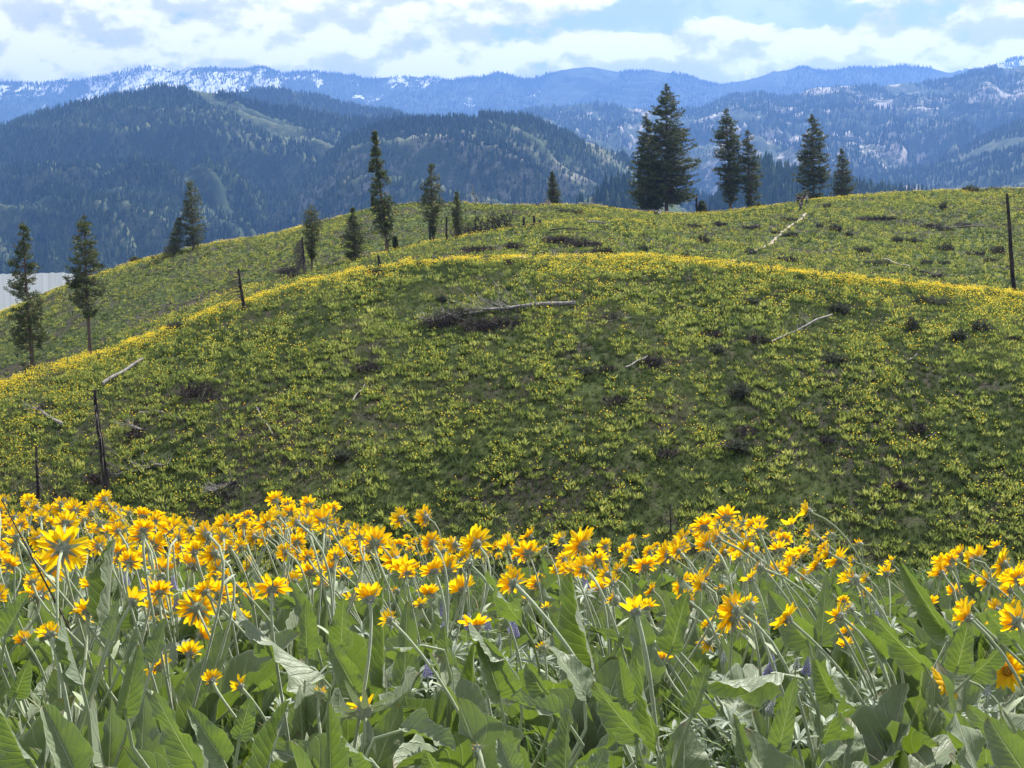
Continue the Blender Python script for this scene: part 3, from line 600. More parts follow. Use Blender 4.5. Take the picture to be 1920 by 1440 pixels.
pine((62, 705), (43, 417), 112, [(0, 1, 1), (.08, 13, 12), (.2, 22, 22), (.31, 33, 30), (.43, 38, 35), (.54, 38, 36), (.66, 38, 32), (.77, 30, 24), (.88, 12, 10), (1, 6, 6)], 'tall dark pine at the far left edge of the hill', 1, crown0=.06, dens=1.15)
pine((169, 659), (157, 405), 124, [(0, 1, 1), (.05, 16, 22), (.12, 14, 14), (.19, 20, 22), (.27, 26, 30), (.35, 36, 40), (.47, 38, 36), (.6, 34, 30), (.66, 20, 22), (.73, 6, 8), (.8, 2, 2)], 'second tall pine from the left with a long bare lower trunk', 2, crown0=.28, dens=1.0)
pine((363, 464), (357, 340), 207, [(0, 3, 3), (.08, 14, 14), (.33, 20, 22), (.55, 22, 24), (.72, 24, 26), (.83, 24, 20), (1, 10, 8)], 'rounded grey-green pine on the far left ridge, taller of the pair', 3, crown0=.05, dens=1.5)
pine((326, 474), (336, 408), 206, [(0, 2, 2), (.2, 8, 8), (.5, 14, 14), (.8, 20, 18), (1, 22, 14)], 'short bushy pine beside the taller rounded pine on the left ridge', 4, crown0=.0, dens=2.2)
pine((585, 494), (583, 387), 140, [(0, 5, 5), (.06, 15, 14), (.25, 19, 22), (.44, 18, 20), (.6, 14, 14), (.76, 8, 8), (.85, 2, 2)], 'small flat-topped pine beside a leaning dead tree on the ridge', 5, crown0=.2, dens=1.6)
pine((664, 489), (662, 392), 143, [(0, 2, 2), (.2, 12, 12), (.45, 20, 20), (.65, 24, 24), (.85, 22, 22), (.97, 14, 12)], 'small cone-shaped pine with branches almost down to the ground', 6, crown0=.04, dens=1.9)
pine((728, 476), (702, 250), 150, [(0, 1, 1), (.06, 7, 7), (.13, 12, 11), (.19, 15, 14), (.31, 18, 16), (.4, 20, 18), (.49, 22, 24), (.56, 22, 34), (.61, 14, 22), (.73, 24, 24), (.82, 20, 20), (.88, 8, 8), (.93, 2, 2)], 'tall narrow leaning fir with a ragged spire on the ridge', 7, crown0=.1, dens=1.7, droop=.5, up=.1, name='fir_tree')
pine((813, 459), (809, 308), 152, [(0, 2, 2), (.08, 8, 9), (.26, 18, 20), (.39, 24, 25), (.46, 32, 28), (.57, 20, 20), (.66, 16, 14), (.8, 6, 4), (.9, 1, 1)], 'pine with a flat spreading crown right of the leaning fir', 8, crown0=.15, dens=1.5)
pine((861, 445), (855, 360), 153, [(0, 1, 1), (.2, 9, 8), (.4, 14, 14), (.56, 12, 14), (.8, 8, 8), (.95, 2, 2)], 'thin small pine just left of the brown fallen tree', 9, crown0=.12, dens=1.3)
pine((1039, 382), (1035, 322), 227, [(0, 1, 1), (.25, 8, 8), (.5, 12, 12), (.8, 16, 16), (1, 18, 17)], 'small dense conifer standing alone on the far knoll', 10, crown0=.0, dens=2.6, name='fir_tree')
pine((1250, 403), (1249, 159), 237, [(0, 2, 2), (.05, 9, 10), (.15, 22, 27), (.25, 28, 33), (.36, 38, 44), (.46, 42, 48), (.56, 48, 60), (.66, 50, 63), (.77, 48, 60), (.87, 36, 50), (.93, 14, 24)], 'tallest and broadest pine, on the crest right of centre', 11, crown0=.09, dens=1.45, gaps=.09, tuft=1.15)
pine((1222, 402), (1211, 212), 240, [(0, 2, 2), (.1, 12, 12), (.25, 20, 20), (.4, 28, 26), (.6, 36, 28), (.75, 40, 30), (.87, 34, 28), (.93, 14, 14)], 'broad pine close against the left side of the tallest pine', 12, crown0=.09, dens=1.45, gaps=.09, tuft=1.15)
pine((1370, 399), (1362, 204), 238, [(0, 2, 2), (.08, 12, 13), (.19, 18, 20), (.29, 30, 24), (.39, 34, 28), (.47, 26, 30), (.6, 34, 30), (.66, 28, 30), (.73, 20, 24), (.86, 12, 14), (.93, 4, 4)], 'open-crowned pine with a reddish trunk right of the tallest pine', 13, crown0=.12, dens=1.5, gaps=.2)
pine((1409, 397), (1401, 246), 239, [(0, 2, 2), (.07, 11, 12), (.2, 17, 17), (.34, 22, 22), (.5, 26, 28), (.6, 20, 22), (.72, 14, 24), (.86, 10, 30), (.97, 8, 26)], 'thin pine with low sprawling branches beside the open-crowned pine', 14, crown0=.04, dens=1.4, gaps=.24)
pine((1527, 377), (1522, 215), 238, [(0, 2, 2), (.12, 12, 14), (.23, 20, 22), (.35, 26, 28), (.47, 30, 32), (.6, 31, 34), (.72, 33, 35), (.82, 34, 32), (.93, 28, 28), (1, 12, 12)], 'full dark conifer just behind the hikers on the crest', 15, crown0=.03, dens=1.6, gaps=.08)
pine((1582, 373), (1578, 279), 238, [(0, 1, 1), (.12, 8, 8), (.3, 16, 17), (.48, 18, 20), (.67, 22, 23), (.85, 23, 24), (1, 20, 18)], 'shorter cone-shaped conifer right of the hikers', 16, crown0=.0, dens=2.3, gaps=.08)
pine((1316, 402), (1315, 378), 237, [(0, 3, 3), (.4, 9, 9), (1, 10, 12)], 'low bushy conifer beside a short snag on the crest', 17, crown0=0, dens=5)
pine((743, 470), (741, 446), 151, [(0, 1, 1), (.4, 6, 5), (1, 7, 6)], 'tiny sapling at the foot of the leaning fir', 18, crown0=.1, dens=4)
pine((1145, 408), (1145, 390), 222, [(0, 2, 2), (.5, 5, 5), (1, 6, 7)], 'tiny brown conifer sapling in the saddle', 19, crown0=0, dens=5)
pine((704, 382), (699, 366), 224, [(0, 2, 2), (.5, 4, 4), (1, 6, 6)], 'sapling top showing on the far ridge behind the leaning fir', 20, crown0=0, dens=5)

def dead_branches(A, ctr, n, ln, g, h0=.15, h1=.95, dr=.5, rad=.015, bias=None):
    for i in range(n):
        h = g.uniform(h0, h1); c = np.array([np.interp(h, np.linspace(0, 1, len(ctr)), ctr[:, q]) for q in range(3)]); a = g.uniform(0, 6.28) if bias is None else bias + g.normal(0, .8)
        l = ln*g.uniform(.35, 1.1)*(1.15-h*.7); d = np.array([math.cos(a), math.sin(a), 0]); s = np.linspace(0, 1, 5)
        p = c + d*l*s[:, None] + np.array([0, 0, 1])*(l*(.12*s - dr*s**2))[:, None] + g.normal(0, .02*l, (5, 3))*s[:, None]
        V, F, U = tube(p, np.linspace(rad, rad*.3, 5), 4); A.add(V, F, uv=U)
def snag(base, top, Y, r0, r1, label, seed, nb=0, bl=1.0, mat=None, dr=.5, group='dead standing trunks on the hills', jag=True, name='dead_tree', bias=None, brad=.018):
    brad *= 1.5
    g = np.random.default_rng(seed)
    if base[1] > 560: Y = hit(base[0], min(base[1], 1000), 50)[1]; r0 *= Y/80 if Y < 80 else 1
    ub, eb = pix_ray(*base); ut, et = pix_ray(*top); x0 = float(ub*Y); z0 = float(height(x0, Y)); z0 = min(z0, z0)
    H = float(et*Y) - z0; lean = float(ut*Y) - x0; hs = np.linspace(-.04, 1, 10)
    ctr = np.stack([lean*hs, .05*np.sin(hs*6), H*hs], -1) + g.normal(0, r0*.12, (10, 3))
    t_ = thing(name, label, 'dead tree', (x0, Y, z0), group)
    A = Acc(); V, F, U = tube(ctr, r0 + (r1-r0)*np.clip(hs, 0, 1) + .3*r0*np.exp(-np.clip(hs, 0, 1)*20), 9); V[-9:] += np.column_stack([np.zeros(9), np.zeros(9), g.uniform(-.1, .35, 9)*min(H*.08, .6)]); A.add(V, F, uv=U)
    A.add(np.concatenate([V[-9:], V[-9:].mean(0)[None]-[0, 0, .05]]), np.array([[i, (i+1) % 9, 9] for i in range(9)]))
    obj('trunk', A.mesh('trunk', [mat or BURNT], True), t_)
    if nb:
        nb = int(nb*1.6); B = Acc(); dead_branches(B, ctr[1:], nb, bl, g, dr=dr, rad=brad, bias=bias); obj('branches', B.mesh('branches', [mat or GTWIG], True), t_)
    return t_
snag((1906, 560), (1888, 367), 97, .17, .10, 'tall black burnt trunk at the right edge of the hill', 31, 16, 1.5, dr=.6, bias=3.1, brad=.012)
snag((200, 920), (177, 732), 69, .21, .075, 'tall burnt trunk with drooping twigs on the lower left slope', 32, 46, 1.5, dr=.75)
snag((72, 946), (68, 838), 68, .12, .05, 'thin broken burnt trunk near the lower left edge', 33, 22, .8, dr=.5)
snag((458, 583), (447, 505), 93, .12, .07, 'burnt trunk leaning left on the crest, above the left slope', 34, 34, 1.9, dr=.6, bias=3.3, brad=.012)
snag((571, 502), (567, 447), 138, .16, .08, 'dead tree with a skirt of grey drooping branches', 35, 70, 1.9, dr=.9, bias=3.4, brad=.02)
snag((713, 508), (710, 480), 118, .15, .11, 'short burnt stump below the leaning fir', 36)
snag((806, 439), (806, 415), 158, .14, .12, 'short black stub behind the spreading pine', 37)
snag((837, 429), (837, 407), 162, .13, .10, 'short black stub between two small pines', 38)
snag((894, 390), (885, 345), 226, .13, .04, 'bleached bare snag with two crooked arms on the far ridge', 39, 7, 2.0, mat=WEATH, dr=-.1, brad=.03)
snag((983, 418), (982, 408), 158, .14, .12, 'tiny black stub left of the root end of the brown fallen tree', 40)
snag((1002, 422), (1001, 406), 156, .20, .12, 'black stub standing at the root end of the brown fallen tree', 41)
snag((1107, 471), (1106, 434), 140, .16, .10, 'dark stub amid the large brush patch', 42, 6, .5)
snag((1137, 451), (1134, 430), 145, .22, .14, 'leaning grey stub at the right end of the brush patch', 43, 3, .5)
snag((1152, 466), (1153, 446), 141, .14, .10, 'thin dark stub just right of the brush patch', 44, 4, .6)
snag((1307, 403), (1306, 364), 236, .30, .10, 'ragged grey snag right of the tallest pine', 45, 8, .8)
snag((1258, 1000), (1256, 945), 64, .05, .02, 'spindly bare dead sapling above the flowers right of centre', 46, 26, .5, dr=-.3, brad=.008)
snag((1110, 394), (1110, 370), 222, .09, .03, 'thin pale snag on the saddle right of the far knoll', 47, 8, .9, mat=WEATH, dr=-.1, brad=.025)
snag((1175, 440), (1176, 428), 150, .06, .05, 'short thin post right of the brush patch', 48)
snag((697, 690), (697, 640), 84, .035, .012, 'thin bare sapling over a dark patch on the middle slope', 49, 18, .5, dr=-.3, brad=.007)
snag((1042, 392), (1041, 383), 222, .1, .09, 'tiny stub right of the white stump', 50)
snag((1010, 420), (1013, 412), 158, .22, .10, 'leaning broken black stub right of the root end', 58)

def log(a, b, ra, rb, label, seed, mat=None, br=0, bl=.8, name='fallen_log', cat='log', ym=50, lift=.0, updir=.8, brmat=None, rad=.02, root=False, crown=0, y0=None, bspan=(.1, .95)):
    ra *= .62; rb *= .62; rad *= .8
    g = np.random.default_rng(seed); A0 = np.array(hit(*a, ym)); 
    if y0: A0 = np.array([pix_ray(*a)[0]*y0, y0, height(pix_ray(*a)[0]*y0, y0)])
    ub, _ = pix_ray(*b); B0 = np.array(hit(*b, ym))
    if abs(B0[1]-A0[1]) > 12 or y0: B0 = np.array([ub*A0[1], A0[1], height(ub*A0[1], A0[1])])
    s = np.linspace(0, 1, 12); P = A0 + (B0-A0)*s[:, None]; P[:, 2] = height(P[:, 0], P[:, 1]); P[:, 2] = .5*P[:, 2] + .5*(A0[2] + (B0[2]-A0[2])*s); P[:, 2] = np.maximum(P[:, 2], height(P[:, 0], P[:, 1])-.03) + (ra+rb)*.5*.9 + .10 + lift
    P[:, 2] += .04*np.sin(s*9+seed)
    org = P[0].copy(); P = P - org
    t_ = thing(name, label, cat, tuple(org), 'fallen dead trees and logs')
    A = Acc(); V, F, U = tube(P, ra + (rb-ra)*s, 8); A.add(V, F, uv=U); 
    for e_ in (0, 1):
        rg = V[:8] if e_ == 0 else V[-8:]; A.add(np.concatenate([rg, rg.mean(0)[None]]), np.array([[(i+1) % 8, i, 8] if e_ == 0 else [i, (i+1) % 8, 8] for i in range(8)]))
    if root:
        for i in range(9):
            d = g.normal(size=3); d -= 0; d /= np.linalg.norm(d); l = g.uniform(.3, .8)*ra*3; pp = P[0] + d*np.linspace(0, l, 4)[:, None] + g.normal(0, .03, (4, 3)); V, F, U = tube(pp, np.linspace(ra*.45, .02, 4), 5); A.add(V, F, uv=U)
    obj('trunk', A.mesh('trunk', [mat or WEATH], True), t_)
    if br:
        B = Acc()
        for i in range(br):
            h = g.uniform(*bspan); c = np.array([np.interp(h, s, P[:, q]) for q in range(3)]); d = g.normal(size=3); d[2] = abs(d[2])*updir + .15; dd = (P[-1]-P[0]); dd /= np.linalg.norm(dd); d = d/np.linalg.norm(d) + dd*.5; d /= np.linalg.norm(d)
            l = bl*g.uniform(.35, 1.2); q = np.linspace(0, 1, 6); pp = c + d*l*q[:, None] + np.array([0, 0, -1])*(l*.35*q**2)[:, None]*g.uniform(-.5, 1) + np.cumsum(g.normal(0, .035*l, (6, 3)), 0)*q[:, None]
            V, F, U = tube(pp, np.linspace(rad, rad*.25, 6), 4); B.add(V, F, uv=U)
            if l > .8:
                for j in range(4):
                    qi = g.integers(2, 5); e = d + g.normal(0, .6, 3); e /= np.linalg.norm(e); V, F, U = tube(pp[qi] + e*np.linspace(0, l*.35, 3)[:, None], [rad*.45, rad*.3, rad*.15], 3); B.add(V, F, uv=U)
        obj('branches', B.mesh('branches', [brmat or mat or WEATH], True), t_)
    if crown:
        Vs = []; n = crown; h = g.uniform(.35, 1.0, n); pos = np.stack([np.interp(h, s, P[:, q]) for q in range(3)], -1) + g.normal(0, 1, (n, 3))*[.7, .5, .3]*bl*.5 + [0, 0, bl*.28]
        V, F, rr = scatter(TUFTS[0], pos, rotz(g.uniform(0, 6.28, n)), g.uniform(.5, 1.1, n), g.uniform(0, 1, n)); obj('crown', new_mesh('crown', V, F, [TWIG], False, rnd=rr), t_)
    return t_
log((1077, 577), (905, 592), .19, .11, 'long pale fallen tree with upturned dead branches, centre of the slope', 61, br=26, bl=1.9, root=True, name='fallen_tree', bspan=(.35, 1.0), rad=.026, lift=.12)
log((905, 592), (800, 612), .12, .04, 'spindly dead crown of grey branches left of the pale fallen tree', 62, br=34, bl=1.7, name='fallen_treetop', rad=.020, brmat=WEATH, lift=.12)
log((193, 731), (268, 684), .19, .13, 'thick white fallen log below the left crest', 63, br=3, bl=.7, lift=.14)
log((118, 803), (63, 770), .17, .10, 'pale log with a tangle of branches at its left end', 64, br=14, bl=1.0, bspan=(.5, 1))
log((262, 779), (303, 776), .09, .06, 'thin pale stick between the two left slope logs', 65)
log((303, 776), (343, 792), .06, .04, 'thin grey stick continuing right of the pale stick', 66)
log((272, 811), (215, 797), .08, .05, 'grey fallen branch right of the tall burnt trunk', 67, br=10, bl=.9)
log((325, 876), (215, 898), .13, .06, 'dark fallen trunk with curled pale branches at lower left', 68, mat=BURNT, br=22, bl=1.0, brmat=WEATH, root=False)
log((511, 821), (479, 768), .07, .04, 'small bleached branch standing slantwise on the left slope', 69, br=8, bl=.7)
log((443, 913), (398, 934), .16, .05, 'dark root mass trailing white twigs above the flowers', 70, mat=BURNT, br=30, bl=.9, brmat=WEATH, name='root_mass', cat='root')
log((1447, 651), (1560, 597), .075, .10, 'long thin white log slanting up to a grey bush', 71, br=14, bl=1.0, bspan=(.1, .6), lift=.1)
log((1172, 698), (1214, 676), .08, .05, 'short pale log poking from a dark brush heap', 72, lift=.1)
log((1130, 606), (1234, 600), .05, .03, 'thin grey pole lying right of the big fallen tree', 73)
log((661, 757), (685, 728), .06, .04, 'small white branch lying alone left of centre', 74, lift=.05)
log((1655, 489), (1706, 505), .14, .13, 'pale curved log on the right hill', 75, ym=102, lift=.05)
log((1706, 504), (1745, 517), .17, .10, 'charred log continuing downhill from the pale curved log', 76, mat=BURNT, ym=102)
log((1748, 429), (1850, 425), .12, .06, 'grey fallen snag with spread branches high on the right hill', 77, br=24, bl=1.8, ym=110, rad=.03)
log((1180, 407), (1262, 403), .22, .16, 'grey log lying below the tallest pines', 78, y0=226, lift=.2)
log((1085, 383), (1122, 390), .20, .12, 'pale log along the saddle right of the far knoll', 79, y0=220, lift=.25)
log((1004, 421), (868, 441), .24, .08, 'brown fallen tree with a dead crown, lying on the ridge', 80, mat=BURNT, br=90, bl=3.4, brmat=TWIG, name='fallen_tree', y0=155, lift=.25, root=True, rad=.045, updir=1.4, bspan=(.3, 1), crown=350)
log((1735, 825), (1755, 819), .06, .04, 'tiny pale branch low on the right slope', 81)
log((1705, 680), (1720, 669), .06, .04, 'tiny white branch below the right crest', 82)
log((975, 950), (1080, 850), .028, .015, 'thin grey stick slanting across the lower slope', 83, br=6, bl=.5, mat=TWIG)
log((640, 706), (690, 697), .05, .04, 'thin grey pole by the bare sapling', 84)
log((1100, 435), (1136, 428), .15, .12, 'grey log on top of the large brush patch', 85, y0=143, lift=.5, mat=WEATH)
log((1030, 470), (1100, 456), .12, .08, 'dark log at the left foot of the large brush patch', 86, y0=138, lift=.2, mat=BURNT)
log((140, 686), (185, 652), .09, .06, 'pale stick lying at the foot of the second pine', 87, y0=120, lift=.1)
log((612, 420), (628, 418), .12, .08, 'small grey branch on the ridge right of the flat-topped pine', 88, y0=212, lift=.3)
# the white stump
g = np.random.default_rng(3); us, _ = pix_ray(1027, 388); xs_ = float(us*222); t_ = thing('white_stump', 'bleached white hollow stump in front of the lone small conifer', 'stump', (xs_, 222, float(height(xs_, 222))))
A = Acc()
for i in range(7):
    a = i*.9; p0 = np.array([math.cos(a)*.75, math.sin(a)*.5, -.1]); p1 = np.array([math.cos(a)*.22, math.sin(a)*.2, g.uniform(.8, 1.35)]); V, F, U = tube(np.stack([p0, (p0+p1)/2 + [-.15*math.cos(a), 0, .1], p1]), [.2, .17, .05], 6); A.add(V, F, uv=U)
obj('stump_wall', A.mesh('stump_wall', [WEATH], True), t_)

ORD = 'zeroth first second third fourth fifth sixth seventh eighth ninth tenth eleventh twelfth thirteenth fourteenth fifteenth sixteenth seventeenth eighteenth nineteenth'.split()
TENS = {2: 'twenty', 3: 'thirty', 4: 'forty', 5: 'fifty', 6: 'sixty', 7: 'seventy', 8: 'eighty', 9: 'ninety'}
def ordw(n):
    if n < 20: return ORD[n]
    t, u = divmod(n, 10)
    return TENS[t][:-1] + 'ieth' if u == 0 else TENS[t] + '-' + ORD[u]
def shrub(px, py, wpx, hpx, Y=None, kind='twig', seed=0):
    g = np.random.default_rng(seed+900)
    if Y is None: X, Y, Z = hit(px, py, 50 if py > 560 or (py > 495 and px < 1000) else 101, 245)
    else: X = float(pix_ray(px, py)[0]*Y); Z = float(height(X, Y))
    k = Y/FPX; w = wpx*k; h = hpx*k; A = Acc(); n = int(np.clip(150*w, 80, 520))
    for i in range(n):
        a = g.uniform(0, 6.28); r = w*math.sqrt(g.uniform(0, 1)); b0 = np.array([math.cos(a)*r*.7, math.sin(a)*r*.6, -.05]); d = np.array([math.cos(a)*r*.45 - .05, math.sin(a)*r*.45, h*g.uniform(.5, 1.1)*(1-.45*(r/w)**2)]) + g.normal(0, .06, 3)
        mid = b0 + d*.5 + g.normal(0, .04, 3); pp = np.stack([b0, mid, b0+d]); V, F, U = tube(pp, [.014+.12*k, .010+.10*k, .006+.05*k], 3); A.add(V, F, 0, rnd=g.uniform())
        if kind != 'twig' or g.uniform() < .35:
            V, F = TUFTS[i % 4]; c_ = b0 + d*g.uniform(.5, 1.0); A.add(V*g.uniform(.5, .95)*(1 if kind != 'twig' else .9) + c_, F, 1, rnd=g.uniform())
    m2 = {'twig': TWIG, 'sage': SAGE, 'green': NEEDLE, 'white': BLOSSOM}[kind]
    if kind == 'twig' : pass
    o = obj('shrub', A.mesh('shrub', [TWIG, m2 if kind != 'twig' else (SAGE if seed % 3 == 0 else TWIG)], False), None, (X, Y, Z), category='shrub', group='low shrubs scattered over the hills')
    return o
def region(px, py):
    if py < 410 and px < 1200: return 'on the far knoll'
    c1_ = np.interp(px, CX, c1y)
    if py < c1_ + 6: return 'on the right-hand hill' if px > 1180 else 'on the ridge behind the crest'
    return 'on the upper near slope' if py < c1_ + 120 else 'on the lower near slope'
kinds = {'twig': 'bare grey-brown shrub', 'sage': 'grey-green sage shrub', 'green': 'dark green bush', 'white': 'white-flowering shrub'}
cnt = {}
for i, s in enumerate(sorted(SHR)):
    key = (s[4], region(s[0], s[1])); cnt[key] = cnt.get(key, 0) + 1
tot = dict(cnt); cnt = {}
for i, s in enumerate(sorted(SHR)):
    key = (s[4], region(s[0], s[1])); cnt[key] = cnt.get(key, 0) + 1
    o = shrub(s[0], s[1], s[2], s[3], None, s[4], i)
    size = 'wide low ' if s[2] > 2*s[3] else ('tall narrow ' if s[3] > 1.4*s[2] else '')
    o['label'] = size + kinds[s[4]] + (', ' + ordw(cnt[key]) + ' from left of those ' if tot[key] > 1 else ' ') + key[1]

# ---------------------------------------------------------------- people
def skin_mesh(name, J, E, mat, levels=1, root=0):
    me_ = bpy.data.meshes.new(name); me_.from_pydata([j[:3] for j in J], E, []); me_.materials.append(mat)
    o = bpy.data.objects.new(name, me_); COL.objects.link(o)
    sk = o.modifiers.new('skin', 'SKIN'); sk.use_smooth_shade = True
    for v, j in zip(me_.skin_vertices[0].data, J): v.radius = (j[3], j[4] if len(j) > 4 else j[3]); v.use_root = False
    me_.skin_vertices[0].data[root].use_root = True
    if levels: sb = o.modifiers.new('sub', 'SUBSURF'); sb.levels = levels; sb.render_levels = levels
    return o
def cloth(name, c):
    m = MT(name); q = m.noise(14, 3, .5, m.obj()); return m.bsdf(m.mix(m.math('MULTIPLY', q, .4), c, tuple(x*.6 for x in c)), .85, .15)
SKIN = cloth('skin', (.50, .33, .25)); HAIR_D = cloth('dark_hair', (.03, .022, .018)); 
def person(px, py, Y, label, shirt, legs, hair, hgt=1.7, sit=False, back=False, seed=0, pack=None):
    Y0_ = Y; Y = hit(px, py, 150, 234)[1]; hgt *= Y/Y0_
    g = np.random.default_rng(seed); X = float(pix_ray(px, py)[0]*Y); Z = float(height(X, Y)) + .02; k = hgt/1.7
    t_ = thing('person', label, 'person', (X, Y, Z), 'hikers resting and walking on the crest'); t_.rotation_euler = (0, 0, g.uniform(-.4, .4) + (math.pi if back else 0)); t_.scale = (k, k, k)
    st = g.uniform(.05, .2)
    if not sit:
        hip = .92; J = [(0, 0, hip, .13, .10), (0, 0, 1.12, .12, .09), (0, 0, 1.34, .15, .10), (0, 0, 1.46, .055), (0, -.01, 1.56, .085, .095), (0, -.01, 1.66, .075, .09)]
        for s in (-1, 1): J += [(s*.09, 0, .86, .085), (s*.10, -s*st*.6, .50, .06), (s*.10, -s*st*.4+.04, .10, .04), (s*.11, -s*st*.4-.12, .04, .035)]
        for s in (-1, 1): J += [(s*.18, 0, 1.38, .055), (s*.23, s*.03, 1.10, .042), (s*.21, -.16, .90, .032), (s*.20, -.24, .86, .03)]
    else:
        hip = .14; J = [(0, 0, hip, .14, .11), (0, .02, .34, .12, .09), (0, 0, .56, .15, .10), (0, 0, .68, .055), (0, -.02, .78, .085, .095), (0, -.02, .88, .075, .09)]
        for s in (-1, 1): J += [(s*.10, -.06, .15, .085), (s*.14, -.38, .42, .06), (s*.12, -.62, .10, .04), (s*.12, -.74, .05, .035)]
        for s in (-1, 1): J += [(s*.18, 0, .60, .055), (s*.25, -.10, .36, .042), (s*.16, -.30, .38, .032), (s*.13, -.36, .40, .03)]
    E = [(0, 1), (1, 2), (2, 3), (3, 4), (4, 5), (0, 6), (6, 7), (7, 8), (8, 9), (0, 10), (10, 11), (11, 12), (12, 13), (2, 14), (14, 15), (15, 16), (16, 17), (2, 18), (18, 19), (19, 20), (20, 21)]
    b = skin_mesh('body', J, E, SKIN); b.parent = t_
    def sub(idx, grow, name, mt, root=0):
        mp = {v: i for i, v in enumerate(idx)}; JJ = [tuple(J[v][:3]) + tuple(r + grow for r in J[v][3:]) for v in idx]; EE = [(mp[a], mp[c]) for a, c in E if a in mp and c in mp]
        o = skin_mesh(name, JJ, EE, mt, root=root); o.parent = t_
    sub([0, 1, 2, 14, 15, 16, 18, 19, 20], .022, 'jacket', cloth(label.split()[0] + '_cloth', shirt))
    sub([0, 6, 7, 8, 10, 11, 12], .018, 'trousers', cloth('trouser_cloth', legs))
    hz_ = J[5]; V, F, U = tube(np.array([[0, hz_[1]+.03, hz_[2]-.08], [0, hz_[1]+.02, hz_[2]+.03], [0, hz_[1]+.01, hz_[2]+.09], [0, hz_[1], hz_[2]+.11]]), [.10, .108, .07, .01], 9); obj('hair', new_mesh('hair', V, F, [cloth('hair', hair)], True, U), t_)
    if pack:
        c = J[2]; V, F, U = tube(np.array([[0, .17, c[2]-.30], [0, .20, c[2]-.26], [0, .22, c[2]-.08], [0, .17, c[2]+.10], [0, .15, c[2]+.13]]), [.05, .15, .17, .14, .04], 8); obj('backpack', new_mesh('backpack', V, F, [cloth('pack_cloth', pack)], True, U), t_)
person(1496, 386, 233, 'person in black clothes standing at the left of the hikers on the crest', (.02, .02, .025), (.025, .025, .03), (.03, .02, .02), 1.8, seed=1)
person(1504, 386, 235, 'person in a brownish top standing in the middle of the hikers', (.16, .10, .08), (.03, .03, .04), (.05, .03, .02), 1.65, seed=2)
person(1512, 385, 234, 'person in a pale grey top at the right of the hikers', (.45, .47, .48), (.05, .05, .06), (.35, .33, .30), 1.65, seed=3)
person(1501, 397, 225, 'person in a blue-grey top walking down the footpath towards the camera', (.12, .15, .26), (.03, .035, .06), (.04, .03, .02), 1.6, seed=4, pack=(.04, .05, .08))
person(1237, 404, 231, 'person in a white shirt sitting under the tallest pine', (.80, .80, .80), (.05, .05, .07), (.6, .6, .6), 1.7, sit=True, back=True, seed=5)
person(1229, 404, 231.5, 'person in black sitting left of the white-shirted person', (.015, .015, .018), (.02, .02, .02), (.02, .015, .012), 1.7, sit=True, back=True, seed=6)
# ---------------------------------------------------------------- foreground materials
def leaf_mat():
    m = MT('balsamroot_leaf'); uv = m.uv(); sp = m.n('ShaderNodeSeparateXYZ', {0: uv}).outputs
    ax = m.math('ABSOLUTE', m.math('SUBTRACT', sp[0], .5)); p = m.obj(); orr = m.orand()
    wob = m.math('MULTIPLY', m.noise(9, 3, .5, p), .05)
    vv = m.math('FRACT', m.math('MULTIPLY', m.math('ADD', m.math('SUBTRACT', sp[1], m.math('MULTIPLY', ax, .55)), wob), 9.0))
    side = m.math('SUBTRACT', 1.0, m.mr(m.math('ABSOLUTE', m.math('SUBTRACT', vv, .5)), .0, .10))
    mid = m.math('SUBTRACT', 1.0, m.mr(ax, .012, .035)); vein = m.math('MAXIMUM', mid, m.math('MULTIPLY', side, .55))
    n1 = m.noise(26, 5, .65, p); n2 = m.noise(160, 3, .6, p); big = m.noise(6, 2, .5, p)
    c = m.mix(n1, (.105, .160, .065), (.225, .275, .155)); c = m.mix(m.mr(big, .55, .75), c, (.13, .17, .05))
    c = m.mix(m.math('MULTIPLY', orr, .45), c, (.20, .25, .15)); c = m.mix(m.math('MULTIPLY', vein, .85), c, (.40, .46, .28))
    spots = m.mr(m.noise(55, 2, .5, p), .70, .76); c = m.mix(m.math('MULTIPLY', spots, .6), c, (.16, .12, .05))
    c = m.mix(m.mr(ax, .455, .49, 0, .55), c, (.42, .47, .34))  # pale rim: highlight of the folded leaf edges painted into the colour
    tip = m.math('MULTIPLY', m.mr(m.math('ADD', sp[1], m.math('MULTIPLY', n1, .35)), 1.08, 1.18), .8); c = m.mix(tip, c, (.20, .14, .06))
    tcn = m.mix(n1, (.10, .19, .008), (.23, .33, .025)); tcn = m.mix(m.math('MULTIPLY', vein, .6), tcn, (.40, .48, .16))
    b = m.math('ADD', m.math('ADD', m.math('MULTIPLY', n1, .5), m.math('MULTIPLY', n2, .12)), m.math('ADD', m.math('MULTIPLY', vein, -.3), m.math('MULTIPLY', m.math('ABSOLUTE', m.math('SUBTRACT', vv, .5)), .11)))
    return m.bsdf(c, .5, .45, bump=b, bstr=1.0, bdist=.007, trans=.33, tcol=tcn, sheen=.22)
def petal_mat(name, a, b, dark):
    m = MT(name); uv = m.uv(); sp = m.n('ShaderNodeSeparateXYZ', {0: uv}).outputs; orr = m.orand()
    groove = m.math('SINE', m.math('MULTIPLY', sp[0], 31.0)); f = m.mr(sp[1], .0, .35)
    c = m.mix(m.math('MULTIPLY', orr, .6), a, b); c = m.mix(f, dark, c); c = m.mix(m.mr(groove, .3, 1, 0, .16), c, dark)
    return m.bsdf(c, .5, .25, bump=groove, bstr=.35, bdist=.001, trans=.52, tcol=m.mix(f, (.97, .62, .006), m.mix(orr, (1.0, .735, .010), (1.0, .645, .006))))
PETAL = petal_mat('petal_yellow', (.90, .65, .020), (.90, .55, .012), (.84, .47, .010))
